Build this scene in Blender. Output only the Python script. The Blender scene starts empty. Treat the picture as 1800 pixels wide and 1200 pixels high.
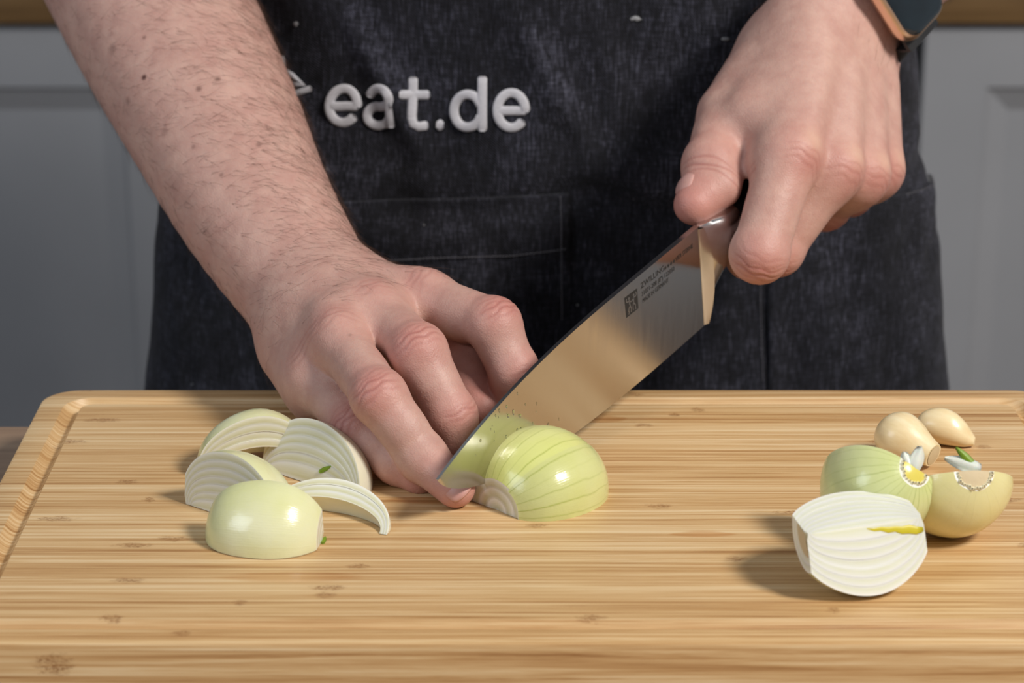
import bpy, bmesh, math, random
import numpy as np
from mathutils import Vector, Matrix

random.seed(7)
scene = bpy.context.scene
COL = scene.collection

# ---------------------------------------------------------------- camera
FPX = 4200.0                       # focal length in pixels of the 1800 x 1200 frame
PITCH = math.radians(19.5)
CAM_H = 0.375                      # metres above the top of the cutting board (z = 0)
SN, CS = math.sin(PITCH), math.cos(PITCH)
cam_data = bpy.data.cameras.new('camera')
cam_data.sensor_width = 36.0
cam_data.lens = FPX / 1800.0 * 36.0
cam_data.clip_start = 0.02
cam_data.dof.use_dof = True
cam_data.dof.focus_distance = 0.955
cam_data.dof.aperture_fstop = 12.0
cam = bpy.data.objects.new('camera', cam_data)
COL.objects.link(cam)
cam.location = (0, 0, CAM_H)
cam.rotation_euler = (math.pi / 2 - PITCH, 0, 0)
scene.camera = cam

# ---------------------------------------------------------------- world, lights, exposure
world = bpy.data.worlds.new('world')
scene.world = world
world.use_nodes = True
bg = world.node_tree.nodes['Background']
bg.inputs[0].default_value = (0.86, 0.92, 1.0, 1)
bg.inputs[1].default_value = 0.24

def area_light(name, loc, target, size, power, color, spread=180):
    d = bpy.data.lights.new(name, 'AREA')
    d.shape = 'RECTANGLE'
    d.size, d.size_y = size
    d.energy = power
    d.color = color
    d.spread = math.radians(spread)
    o = bpy.data.objects.new(name, d)
    COL.objects.link(o)
    o.location = loc
    o.rotation_euler = (Vector(target) - Vector(loc)).to_track_quat('-Z', 'Y').to_euler()
    return o
area_light('key_softbox', (1.20, 0.06, 1.46), (0.02, 0.92, 0.03), (0.38, 0.38), 42, (1.0, 0.955, 0.90))
area_light('window_light', (-1.5, -0.1, 1.15), (0.0, 0.95, 0.0), (0.9, 0.9), 12, (0.78, 0.88, 1.0))

scene.view_settings.view_transform = 'Standard'
scene.view_settings.look = 'None'
scene.view_settings.gamma = 1.0
scene.view_settings.use_curve_mapping = False
scene.view_settings.exposure = 0.0

# ---------------------------------------------------------------- helpers
def P(u, v, z):
    """world point seen at photo pixel (u, v), z metres in front of the camera"""
    yd = (v - 600) / FPX * z
    return np.array([(u - 900) / FPX * z, z * CS - yd * SN, CAM_H - z * SN - yd * CS])

def G(u, v, z=0.0):
    """world point at height z above the board seen at photo pixel (u, v)"""
    return P(u, v, (CAM_H - z) / (SN + (v - 600) / FPX * CS))

def nrm(v):
    v = np.asarray(v, float)
    return v / (np.linalg.norm(v) + 1e-12)

def link_mesh(name, verts, faces, mat=None, parent=None, smooth=True, sharp=None):
    me = bpy.data.meshes.new(name)
    me.from_pydata([tuple(map(float, v)) for v in verts], [], [tuple(map(int, f)) for f in faces])
    me.update()
    o = bpy.data.objects.new(name, me)
    COL.objects.link(o)
    if mat is not None:
        me.materials.append(mat)
    if smooth:
        me.polygons.foreach_set('use_smooth', [True] * len(me.polygons))
        if sharp is not None:
            me.set_sharp_from_angle(angle=math.radians(sharp))
    if parent is not None:
        o.parent = parent
    return o

def link_bm(name, bm, mat=None, parent=None, smooth=True, sharp=35):
    bmesh.ops.recalc_face_normals(bm, faces=bm.faces[:])
    me = bpy.data.meshes.new(name)
    bm.to_mesh(me)
    bm.free()
    o = bpy.data.objects.new(name, me)
    COL.objects.link(o)
    if mat is not None:
        me.materials.append(mat)
    if smooth:
        me.polygons.foreach_set('use_smooth', [True] * len(me.polygons))
        if sharp is not None:
            me.set_sharp_from_angle(angle=math.radians(sharp))
    if parent is not None:
        o.parent = parent
    return o

def thing(name, label, cat, loc=(0, 0, 0), group=None):
    o = bpy.data.objects.new(name, None)
    o.empty_display_size = 0.02
    COL.objects.link(o)
    o.location = tuple(float(c) for c in loc)
    tag(o, label, cat, group)
    return o

def tag(o, label=None, cat=None, group=None, kind=None):
    if label: o['label'] = label
    if cat: o['category'] = cat
    if group: o['group'] = group
    if kind: o['kind'] = kind
    return o

def keep(o, parent):
    """parent a mesh whose vertices are in world space to a thing that stands elsewhere"""
    o.parent = parent
    bpy.context.view_layer.update()
    o.matrix_parent_inverse = parent.matrix_world.inverted()
    return o

def tube_mesh(pts, radii, nseg=10, cap=True, up=(0, 0, 1), flat=1.0):
    """tapered tube along pts; flat squeezes it along its local second axis"""
    pts = np.asarray(pts, float)
    n = len(pts)
    radii = np.broadcast_to(np.asarray(radii, float), (n,))
    verts, faces = [], []
    t = np.gradient(pts, axis=0)
    ref = np.asarray(up, float)
    for i in range(n):
        ti = nrm(t[i])
        b = np.cross(ti, ref)
        if np.linalg.norm(b) < 1e-4:
            b = np.cross(ti, (1, 0.1, 0))
        b = nrm(b); c = np.cross(b, ti)
        for k in range(nseg):
            a = 2 * math.pi * k / nseg
            verts.append(pts[i] + radii[i] * (math.cos(a) * b + flat * math.sin(a) * c))
    for i in range(n - 1):
        for k in range(nseg):
            k2 = (k + 1) % nseg
            faces.append((i * nseg + k, i * nseg + k2, (i + 1) * nseg + k2, (i + 1) * nseg + k))
    if cap:
        faces.append(tuple(range(nseg)))
        faces.append(tuple(reversed(range((n - 1) * nseg, n * nseg))))
    return verts, faces

# ---------------------------------------------------------------- node materials
class Mat:
    def __init__(self, name):
        self.m = bpy.data.materials.new(name)
        self.m.use_nodes = True
        self.nt = self.m.node_tree
        self.nt.nodes.clear()
        self.out = self.nt.nodes.new('ShaderNodeOutputMaterial')
        self.b = self.nt.nodes.new('ShaderNodeBsdfPrincipled')
        self.nt.links.new(self.b.outputs[0], self.out.inputs[0])
    def n(self, typ, **kw):
        nd = self.nt.nodes.new('ShaderNode' + typ)
        for k, v in kw.items():
            if k in ('ins',):
                for kk, vv in v.items():
                    nd.inputs[kk].default_value = vv
            else:
                setattr(nd, k, v)
        return nd
    def l(self, a, b):
        self.nt.links.new(a, b)
    def set(self, **kw):
        names = dict(color='Base Color', rough='Roughness', metal='Metallic', sss='Subsurface Weight',
                     sss_scale='Subsurface Scale', sss_r='Subsurface Radius', coat='Coat Weight',
                     coat_rough='Coat Roughness', spec='Specular IOR Level', trans='Transmission Weight',
                     ior='IOR', sheen='Sheen Weight', aniso='Anisotropic', emit='Emission Color',
                     emit_s='Emission Strength', normal='Normal', alpha='Alpha')
        for k, v in kw.items():
            s = self.b.inputs[names[k]]
            if hasattr(v, 'is_output') or isinstance(v, bpy.types.NodeSocket):
                self.l(v, s)
            else:
                if isinstance(v, (tuple, list)) and len(v) == 3 and s.type == 'RGBA':
                    v = (*v, 1)
                s.default_value = v
        return self
    def coord(self, which='Object', scale=(1, 1, 1), rot=(0, 0, 0), loc=(0, 0, 0)):
        tc = self.n('TexCoord')
        mp = self.n('Mapping')
        mp.inputs['Scale'].default_value = scale
        mp.inputs['Rotation'].default_value = rot
        mp.inputs['Location'].default_value = loc
        self.l(tc.outputs[which], mp.inputs[0])
        return mp.outputs[0]
    def noise(self, vec, scale, detail=3, rough=0.5, dist=0.0):
        nd = self.n('TexNoise', ins={'Scale': scale, 'Detail': detail, 'Roughness': rough, 'Distortion': dist})
        self.l(vec, nd.inputs['Vector'])
        return nd.outputs['Fac']
    def ramp(self, fac, stops, interp='LINEAR'):
        nd = self.n('ValToRGB')
        cr = nd.color_ramp
        cr.interpolation = interp
        while len(cr.elements) < len(stops):
            cr.elements.new(0.5)
        for e, (p, c) in zip(cr.elements, stops):
            e.position = p
            e.color = (*c, 1) if len(c) == 3 else c
        self.l(fac, nd.inputs[0])
        return nd.outputs[0]
    def mix(self, fac, a, b, mode='MIX'):
        nd = self.n('Mix', data_type='RGBA', blend_type=mode)
        for v, s in ((fac, nd.inputs[0]), (a, nd.inputs[6]), (b, nd.inputs[7])):
            if isinstance(v, bpy.types.NodeSocket):
                self.l(v, s)
            elif isinstance(v, (tuple, list)):
                s.default_value = (*v, 1) if len(v) == 3 else v
            else:
                s.default_value = v
        return nd.outputs[2]
    def math(self, op, a, b=0.0, clamp=False):
        nd = self.n('Math', operation=op, use_clamp=clamp)
        for v, s in ((a, nd.inputs[0]), (b, nd.inputs[1])):
            if isinstance(v, bpy.types.NodeSocket):
                self.l(v, s)
            else:
                s.default_value = v
        return nd.outputs[0]
    def bump(self, h, strength=0.3, dist=0.001, normal=None):
        nd = self.n('Bump', ins={'Strength': strength, 'Distance': dist})
        self.l(h, nd.inputs['Height'])
        if normal is not None:
            self.l(normal, nd.inputs['Normal'])
        return nd.outputs[0]
    def attr(self, name):
        nd = self.n('Attribute')
        nd.attribute_name = name
        return nd
def rgb(r, g, b):
    """sRGB 0-255 to linear"""
    def f(c):
        c /= 255.0
        return c / 12.92 if c <= 0.04045 else ((c + 0.055) / 1.055) ** 2.4
    return (f(r), f(g), f(b))
def plain(name, col, rough=0.5, spec=0.5, metal=0.0, bump=None, bs=0.1):
    m = Mat(name)
    v = m.coord('Object')
    n = m.noise(v, bump or 300, 3)
    m.set(color=m.mix(n, tuple(c * 0.93 for c in col), col), rough=rough, spec=spec, metal=metal, normal=m.bump(n, bs, 0.0003))
    return m.m
# ---------------------------------------------------------------- the kitchen
BX0, BX1, BY0, BY1, BT = -0.2072, 0.2380, 0.7455, 0.9960, 0.030     # cutting board
CTOP = -BT                                                           # counter top height
FLOOR = CTOP - 0.90

def box(bm, x0, x1, y0, y1, z0, z1):
    vs = [bm.verts.new(p) for p in ((x0, y0, z0), (x1, y0, z0), (x1, y1, z0), (x0, y1, z0), (x0, y0, z1), (x1, y0, z1), (x1, y1, z1), (x0, y1, z1))]
    for f in ((0, 3, 2, 1), (4, 5, 6, 7), (0, 1, 5, 4), (1, 2, 6, 5), (2, 3, 7, 6), (3, 0, 4, 7)):
        bm.faces.new([vs[i] for i in f])
def box_obj(name, x0, x1, y0, y1, z0, z1, mat, parent=None, bevel=0.0, seg=2):
    bm = bmesh.new()
    box(bm, x0, x1, y0, y1, z0, z1)
    if bevel:
        bmesh.ops.bevel(bm, geom=bm.edges[:], offset=bevel, segments=seg, affect='EDGES', profile=0.6)
    o = link_bm(name, bm, mat, smooth=bool(bevel))
    if parent is not None:
        keep(o, parent)
    return o

def paint_material(name, col, rough=0.55):
    m = Mat(name)
    v = m.coord('Object')
    c = m.mix(m.ramp(m.noise(v, 9, 3), [(0.3, (0, 0, 0)), (0.7, (1, 1, 1))]), col, tuple(k * 0.94 for k in col))
    m.set(color=c, rough=rough, normal=m.bump(m.noise(v, 260, 2), 0.05, 0.0005))
    return m.m

def plank_wood(name, c0, c1, c2, rough=0.45):
    m = Mat(name)
    v = m.coord('Object', scale=(2.2, 42, 42))
    g1 = m.noise(v, 3.0, 5, 0.62, 0.4)
    v2 = m.coord('Object', scale=(9, 420, 420))
    g2 = m.noise(v2, 1.0, 4, 0.6)
    f = m.math('ADD', m.math('MULTIPLY', g1, 0.65), m.math('MULTIPLY', g2, 0.35))
    c = m.ramp(f, [(0.34, c0), (0.52, c1), (0.68, c2)])
    m.set(color=c, rough=rough, normal=m.bump(g2, 0.15, 0.0006))
    return m.m

M_WALL = paint_material('wall_paint', rgb(196, 194, 190), 0.8)
M_FLOOR = plank_wood('floor_wood', rgb(96, 72, 52), rgb(122, 94, 68), rgb(140, 110, 82))
M_CAB = paint_material('cabinet_paint_grey', rgb(168, 169, 173), 0.45)
M_CABIN = paint_material('cabinet_carcass', rgb(120, 121, 124), 0.6)
M_COUNTER = plank_wood('counter_wood', rgb(126, 100, 80), rgb(150, 122, 99), rgb(168, 140, 114))
M_BACKTOP = plank_wood('back_worktop_wood', rgb(100, 74, 44), rgb(122, 93, 58), rgb(138, 108, 70))

tag(box_obj('floor', -2.6, 2.6, -1.6, 2.75, FLOOR - 0.02, FLOOR, M_FLOOR), kind='structure')
tag(box_obj('wall_back', -2.6, 2.6, 2.75, 2.80, FLOOR, FLOOR + 2.6, M_WALL), kind='structure')
tag(box_obj('wall_left', -2.65, -2.6, -1.6, 2.75, FLOOR, FLOOR + 2.6, M_WALL), kind='structure')

# counter the board lies on
counter = thing('kitchen_counter', 'brown wooden counter top that the bamboo cutting board lies on', 'counter', (0, 0.70, FLOOR))
box_obj('worktop', -1.30, 1.30, 0.36, 1.0272, CTOP - 0.04, CTOP, M_COUNTER, counter, 0.002)
box_obj('base', -1.26, 1.26, 0.42, 0.985, FLOOR, CTOP - 0.0402, M_CABIN, counter)

# row of cabinets behind the cook
CY = 2.118
box_o = thing('back_worktop', 'brown wooden worktop on the grey cabinets behind the cook', 'worktop', (0, 2.42, CTOP - 0.04))
box_obj('slab', -2.2, 2.2, CY - 0.012, 2.745, CTOP - 0.04, CTOP, M_BACKTOP, box_o, 0.002)

def shaker_door(x0, x1, z0, z1, parent):
    y = CY
    d = bpy.data.objects.new('door', None)
    r = 0.058
    bm = bmesh.new()
    y1 = y + 0.019
    # frame: four rails with a bevelled inner edge sloping into the recess
    def ring(ins, yy):
        return [bm.verts.new(p) for p in ((x0 + ins, yy, z0 + ins), (x1 - ins, yy, z0 + ins), (x1 - ins, yy, z1 - ins), (x0 + ins, yy, z1 - ins))]
    loops = [ring(0, y1), ring(0, y + 0.0015), ring(0.0015, y), ring(r, y), ring(r + 0.003, y + 0.004), ring(r + 0.024, y + 0.0125)]
    for a, b in zip(loops[:-1], loops[1:]):
        for k in range(4):
            bm.faces.new((a[k], a[(k + 1) % 4], b[(k + 1) % 4], b[k]))
    bm.faces.new(list(reversed(loops[0])))
    o = link_bm('door', bm, M_CAB, smooth=False)
    keep(o, parent)
    p = bmesh.new()
    box(p, x0 + r + 0.022, x1 - r - 0.022, y + 0.0122, y + 0.018, z0 + r + 0.022, z1 - r - 0.022)
    q = link_bm('panel', p, M_CAB, smooth=False)
    keep(q, o)
    return o
cab_defs = [(-1.52, -0.905, 'grey shaker cabinet far to the left behind the cook'),
            (-0.900, -0.292, 'grey shaker cabinet behind the arm that steadies the onion'),
            (-0.287, 0.365, 'grey shaker cabinet straight behind the apron'),
            (0.370, 0.98, 'grey shaker cabinet behind the watch hand at the right'),
            (0.985, 1.55, 'grey shaker cabinet far to the right behind the cook')]
for x0, x1, lab in cab_defs:
    c = thing('base_cabinet', lab, 'cabinet', ((x0 + x1) / 2, 2.4, FLOOR), 'grey cabinets behind the cook')
    box_obj('carcass', x0, x1, CY + 0.020, 2.745, FLOOR + 0.10, CTOP - 0.0402, M_CABIN, c)
    box_obj('plinth', x0, x1, CY + 0.07, 2.745, FLOOR, FLOOR + 0.0998, M_CABIN, c)
    shaker_door(x0 + 0.002, x1 - 0.002, FLOOR + 0.105, CTOP - 0.043, c)

# ---------------------------------------------------------------- bamboo cutting board with a juice groove
def bamboo():
    m = Mat('bamboo')
    tc = m.n('TexCoord')
    sx = m.n('SeparateXYZ')
    m.l(tc.outputs['Object'], sx.inputs[0])
    X, Y, Z = sx.outputs
    yz = m.math('ADD', Y, m.math('MULTIPLY', Z, 0.55))
    strip = m.math('FLOOR', m.math('MULTIPLY', yz, 1 / 0.0062))
    wn = m.n('TexWhiteNoise', noise_dimensions='1D')
    m.l(strip, wn.inputs['W'])
    r = wn.outputs['Value']
    # fine grain along x
    cx = m.n('CombineXYZ')
    m.l(m.math('ADD', m.math('MULTIPLY', X, 6.0), m.math('MULTIPLY', r, 37.0)), cx.inputs[0])
    m.l(m.math('MULTIPLY', yz, 520.0), cx.inputs[1])
    g = m.noise(cx.outputs[0], 1.0, 5, 0.72, 0.35)
    cy = m.n('CombineXYZ')
    m.l(m.math('ADD', m.math('MULTIPLY', X, 5.0), m.math('MULTIPLY', r, 11.0)), cy.inputs[0])
    m.l(m.math('MULTIPLY', yz, 190.0), cy.inputs[1])
    g2 = m.noise(cy.outputs[0], 1.0, 3, 0.55, 0.5)
    f = m.math('ADD', m.math('MULTIPLY', m.math('ADD', m.math('MULTIPLY', m.math('SUBTRACT', g, 0.5), 1.35), 0.5), 0.70), m.math('MULTIPLY', g2, 0.20))
    f = m.math('ADD', f, m.math('MULTIPLY', r, 0.12))
    col = m.ramp(f, [(0.30, rgb(150, 105, 60)), (0.42, rgb(187, 145, 95)), (0.53, rgb(208, 172, 123)), (0.68, rgb(226, 199, 157))])
    # dark knuckle marks of the cane, one now and then along each strip
    xs = m.math('ADD', m.math('MULTIPLY', X, 1 / 0.17), m.math('MULTIPLY', r, 7.3))
    cell = m.math('FLOOR', xs)
    fx = m.math('MULTIPLY', m.math('SUBTRACT', m.math('FRACT', xs), 0.5), 0.17)
    fy = m.math('MULTIPLY', m.math('SUBTRACT', m.math('FRACT', m.math('MULTIPLY', yz, 1 / 0.0062)), 0.5), 0.0062)
    wn2 = m.n('TexWhiteNoise', noise_dimensions='2D')
    cc = m.n('CombineXYZ')
    m.l(strip, cc.inputs[0]); m.l(cell, cc.inputs[1])
    m.l(cc.outputs[0], wn2.inputs['Vector'])
    on_ = m.math('GREATER_THAN', wn2.outputs['Value'], 0.52)
    s2 = m.n('SeparateColor')
    m.l(wn2.outputs['Color'], s2.inputs[0])
    ex = m.math('POWER', m.math('DIVIDE', fx, m.math('ADD', 0.0028, m.math('MULTIPLY', s2.outputs[1], 0.0065))), 2.0)
    ey = m.math('POWER', m.math('DIVIDE', fy, 0.0027), 2.0)
    warp = m.noise(m.coord('Object', scale=(260, 700, 700)), 1.0, 3, 0.6)
    dd = m.math('ADD', m.math('ADD', ex, ey), m.math('MULTIPLY', m.math('SUBTRACT', warp, 0.5), 3.2))
    spot = m.math('MULTIPLY', m.math('SUBTRACT', 1.0, dd, clamp=True), on_)
    col = m.mix(m.math('MULTIPLY', m.math('MULTIPLY', spot, m.ramp(m.noise(m.coord('Object', scale=(900, 1500, 1500)), 1.0, 3, 0.7), [(0.38, (0.15, 0.15, 0.15)), (0.62, (1, 1, 1))])), 0.92), col, rgb(134, 88, 46))
    # juice soaked into the wood beside the wedges and the cut onion
    wets = []
    for (u, v, rx, ry) in ((505, 1014, 0.030, 0.0058), (1235, 938, 0.012, 0.0035), (1050, 735, 0.012, 0.006), (1690, 832, 0.016, 0.005), (760, 880, 0.016, 0.004)):
        p = G(u, v)
        a = m.math('POWER', m.math('DIVIDE', m.math('SUBTRACT', X, float(p[0])), rx), 2.0)
        b = m.math('POWER', m.math('DIVIDE', m.math('SUBTRACT', Y, float(p[1])), ry), 2.0)
        s = m.math('ADD', m.math('ADD', a, b), m.math('MULTIPLY', m.math('SUBTRACT', g2, 0.5), 3.0))
        wets.append(m.math('MULTIPLY', m.math('SUBTRACT', 1.0, s, clamp=True), 2.2, clamp=True))
    w = wets[0]
    for k in wets[1:]:
        w = m.math('MAXIMUM', w, k)
    w = m.math('MULTIPLY', w, m.math('GREATER_THAN', Z, -0.001))
    col = m.mix(m.math('MULTIPLY', w, 0.38), col, m.mix(1.0, col, rgb(222, 172, 108), 'MULTIPLY'))
    # knife scratches
    sc = m.coord('Object', scale=(30, 900, 1), rot=(0, 0, math.radians(38)))
    scr = m.ramp(m.noise(sc, 1.0, 2, 0.5), [(0.66, (0, 0, 0)), (0.74, (1, 1, 1))])
    col = m.mix(m.math('MULTIPLY', scr, 0.10), col, rgb(236, 214, 176))
    rough = m.math('SUBTRACT', 0.44, m.math('MULTIPLY', w, 0.16))
    h = m.math('ADD', m.math('MULTIPLY', g, 0.7), m.math('MULTIPLY', spot, -0.8))
    h = m.math('SUBTRACT', h, m.math('MULTIPLY', scr, 0.5))
    m.set(color=col, rough=rough, spec=0.4, normal=m.bump(h, 0.22, 0.0004))
    return m.m
M_BAMBOO = bamboo()

def rrect(x0, x1, y0, y1, r, n=10):
    pts = []
    for cx, cy, a0 in ((x1 - r, y1 - r, 0), (x0 + r, y1 - r, 90), (x0 + r, y0 + r, 180), (x1 - r, y0 + r, 270)):
        for k in range(n + 1):
            a = math.radians(a0 + 90 * k / n)
            pts.append((cx + r * math.cos(a), cy + r * math.sin(a)))
    return pts
bm = bmesh.new()
def bloop(ins, z, r):
    return [bm.verts.new((x, y, z)) for x, y in rrect(BX0 + ins, BX1 - ins, BY0 + ins, BY1 - ins, max(r, 0.003))]
R0 = 0.0155
prof = [(0.0010, -BT, 0.014), (0.0, -BT + 0.001, R0), (0.0, -0.0020, R0), (0.0006, -0.0006, R0), (0.0020, 0.0, R0)]
gin, gw, gd = 0.0112, 0.0080, 0.0038
prof += [(gin, 0.0, 0.0125), (gin + 0.0003, -0.0004, 0.0122)]
for k in range(1, 6):
    t = k / 6
    prof.append((gin + 0.0003 + (gw - 0.0006) * t, -0.0004 - gd * math.sin(math.pi * t) ** 0.8, 0.0122 - 0.0062 * t))
prof += [(gin + gw - 0.0003, -0.0004, 0.0060), (gin + gw, 0.0, 0.0058)]
loops = [bloop(*p) for p in prof]
for a, b in zip(loops[:-1], loops[1:]):
    for k in range(len(a)):
        k2 = (k + 1) % len(a)
        bm.faces.new((a[k], a[k2], b[k2], b[k]))
bm.faces.new(loops[-1])
bm.faces.new(list(reversed(loops[0])))
board = link_bm('cutting_board', bm, M_BAMBOO, sharp=28)
tag(board, 'large bamboo cutting board with a juice groove, lying on the counter', 'cutting board')
# ---------------------------------------------------------------- skin surfaces: blended tapered limbs, meshed with surface nets
def smin(a, b, k):
    h = np.clip(0.5 + 0.5 * (b - a) / k, 0, 1)
    return b + (a - b) * h - k * h * (1 - h)

class Limb:
    """one tapered limb piece from a to b; n, s squeeze its section along n by s"""
    def __init__(self, grp, a, b, ra, rb, n=None, s=1.0, k=0.006):
        self.grp, self.a, self.b, self.ra, self.rb, self.k = grp, np.asarray(a, float), np.asarray(b, float), ra, rb, k
        self.n = None if n is None else nrm(n)
        self.s = s
        if self.n is not None:
            ax = nrm(self.b - self.a)
            if np.linalg.norm(self.b - self.a) > 1e-6:
                self.n = nrm(self.n - ax * (self.n @ ax))
    def near(self, c, rad):
        ba = self.b - self.a
        t = np.clip(((c - self.a) @ ba) / (ba @ ba + 1e-12), 0, 1)
        d = np.linalg.norm(c - self.a - t[:, None] * ba, axis=1)
        return d < max(self.ra, self.rb) + rad + 0.026
    def dist(self, p):
        # written out per axis so that a point gives the same value in every block it belongs to
        a, ba, n = self.a, self.b - self.a, self.n
        x, y, z = p[..., 0] - a[0], p[..., 1] - a[1], p[..., 2] - a[2]
        t = np.clip((x * ba[0] + y * ba[1] + z * ba[2]) / (ba @ ba + 1e-12), 0, 1)
        x, y, z = x - t * ba[0], y - t * ba[1], z - t * ba[2]
        r = self.ra + (self.rb - self.ra) * t
        q2 = x * x + y * y + z * z
        if n is None:
            return np.sqrt(q2) - r
        qn = x * n[0] + y * n[1] + z * n[2]
        l0 = np.sqrt(q2) + 1e-9
        l1 = np.sqrt(np.maximum(q2 + (1 / self.s ** 2 - 1) * qn * qn, 1e-12))
        return (l1 - r) * (l0 / l1)

def chain_limbs(st, n=None, s=1.0, sub=4):
    """a limb along a smooth line of (point, radius) stations, without bulges at the stations"""
    X = np.array([[*p, r] for p, r in st], float)
    X = np.vstack([2 * X[0] - X[1], X, 2 * X[-1] - X[-2]])
    out = []
    for i in range(1, len(X) - 2):
        p0, p1, p2, p3 = X[i - 1:i + 3]
        for t in np.linspace(0, 1, sub, endpoint=False):
            out.append(0.5 * (2 * p1 + (p2 - p0) * t + (2 * p0 - 5 * p1 + 4 * p2 - p3) * t * t + (3 * p1 - p0 - 3 * p2 + p3) * t ** 3))
    out.append(X[-2])
    return [Limb('arm', a[:3], b[:3], a[3], b[3], n, s, k=0) for a, b in zip(out[:-1], out[1:])]

def sdf_eval(limbs, pts, cen, rad, kf=0.0070, kj=0.0016):
    nb, n, _ = pts.shape
    BIG = 0.06
    groups = {}
    for L in limbs:
        m = np.nonzero(L.near(cen, rad))[0]
        if len(m) == 0:
            continue
        g = groups.get(L.grp)
        if g is None:
            g = groups[L.grp] = np.full((nb, n), BIG, np.float32)
        d = L.dist(pts[m]).astype(np.float32)
        g[m] = smin(g[m], d, L.k) if L.k else np.minimum(g[m], d)
    core = groups.pop('core', None)
    if core is None:
        core = np.full((nb, n), BIG, np.float32)
    if 'arm' in groups:
        core = smin(core, groups.pop('arm'), 0.012)
    out = core.copy()
    for g in groups.values():
        m = np.nonzero(g.min(1) < BIG)[0]
        if len(m) == 0:
            continue
        f = smin(core[m], g[m], kf)
        out[m] = np.minimum(out[m], f)
    return out

def surface_net(limbs, h=0.001, B=8, smooth=2):
    lo = np.min([np.minimum(L.a, L.b) - max(L.ra, L.rb) for L in limbs], 0) - 0.006
    hi = np.max([np.maximum(L.a, L.b) + max(L.ra, L.rb) for L in limbs], 0) + 0.006
    nbk = np.ceil((hi - lo) / (h * B)).astype(int) + 1
    I = np.stack(np.meshgrid(*[np.arange(k) for k in nbk], indexing='ij'), -1).reshape(-1, 3)
    cen = lo + (I + 0.5) * h * B
    rad = h * B * 0.87
    d = sdf_eval(limbs, cen[:, None, :], cen, 0.001)[:, 0]
    act = np.nonzero(np.abs(d) < rad * 1.3 + 0.002)[0]
    I, cen = I[act], cen[act]
    g = np.stack(np.meshgrid(*[np.arange(B + 1)] * 3, indexing='ij'), -1).reshape(-1, 3)
    base = I * B
    val = np.empty((len(I), len(g)), np.float32)
    for s in range(0, len(I), 1500):
        e = s + 1500
        pts = lo + (base[s:e, None, :] + g[None]) * h
        val[s:e] = sdf_eval(limbs, pts, cen[s:e], rad)
    V = val.reshape(len(I), B + 1, B + 1, B + 1)
    N = nbk * B + 2
    def key(c):
        return ((c[..., 0] + 1) * N[1] + c[..., 1] + 1) * N[2] + c[..., 2] + 1
    ins = V < 0
    offs = [(i, j, k) for i in (0, 1) for j in (0, 1) for k in (0, 1)]
    cnt = sum(ins[:, i:B + i, j:B + j, k:B + k].astype(np.int8) for i, j, k in offs)
    bi, ci, cj, ck = np.nonzero((cnt > 0) & (cnt < 8))
    cv = np.stack([V[bi, ci + i, cj + j, ck + k] for i, j, k in offs], 1)
    acc = np.zeros((len(bi), 3)); wn = np.zeros(len(bi))
    of = np.array(offs, float)
    for a in range(8):
        for b in range(a + 1, 8):
            if np.abs(of[a] - of[b]).sum() != 1:
                continue
            m = (cv[:, a] < 0) != (cv[:, b] < 0)
            t = cv[m, a] / (cv[m, a] - cv[m, b])
            acc[m] += of[a] + t[:, None] * (of[b] - of[a])
            wn[m] += 1
    cell = base[bi] + np.stack([ci, cj, ck], 1)
    verts = lo + (cell + acc / wn[:, None]) * h
    ck_ = key(cell)
    order = np.argsort(ck_)
    ck_, verts = ck_[order], verts[order]
    quads = []
    for ax in range(3):
        sl0 = [slice(None)] + [slice(0, B)] * 3
        sl1 = [slice(None)] + [slice(0, B)] * 3
        sl1[1 + ax] = slice(1, B + 1)
        A, Bv = ins[tuple(sl0)], ins[tuple(sl1)]
        b_, i_, j_, k_ = np.nonzero(A != Bv)
        c0 = base[b_] + np.stack([i_, j_, k_], 1)
        flip = A[b_, i_, j_, k_]
        u, w = (ax + 1) % 3, (ax + 2) % 3
        eu = np.zeros(3, int); eu[u] = 1
        ew = np.zeros(3, int); ew[w] = 1
        q = np.stack([key(c0 - eu - ew), key(c0 - ew), key(c0), key(c0 - eu)], 1)
        q[~flip] = q[~flip][:, ::-1]
        quads.append(q)
    Q = np.concatenate(quads)
    idx = np.searchsorted(ck_, Q)
    idx = np.minimum(idx, len(ck_) - 1)
    ok = (ck_[idx] == Q).all(1)
    Q = idx[ok]
    for _ in range(smooth):
        verts = laplace(verts, Q, 0.5)
    return verts, Q

def laplace(verts, Q, lam):
    s = np.zeros_like(verts); c = np.zeros(len(verts))
    for a, b in ((0, 1), (1, 2), (2, 3), (3, 0)):
        for x, y in ((a, b), (b, a)):
            for d in range(3):
                s[:, d] += np.bincount(Q[:, x], verts[Q[:, y], d], len(verts))
            c += np.bincount(Q[:, x], minlength=len(verts))
    return verts + lam * (s / np.maximum(c, 1)[:, None] - verts)

def vnormals(verts, Q):
    fn = np.cross(verts[Q[:, 2]] - verts[Q[:, 0]], verts[Q[:, 3]] - verts[Q[:, 1]])
    n = np.zeros_like(verts)
    for k in range(4):
        for d in range(3):
            n[:, d] += np.bincount(Q[:, k], fn[:, d], len(verts))
    return n / (np.linalg.norm(n, axis=1)[:, None] + 1e-12)
# ---------------------------------------------------------------- the person: bare arms and hands
limbs = []
creases = []      # (centre, axis, outward, half width, [(offset, depth)], radius)
flush = []        # (centre, radius, strength) redder skin over joints and finger ends
pale = []         # paler spots over the knuckles of the knife hand

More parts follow.
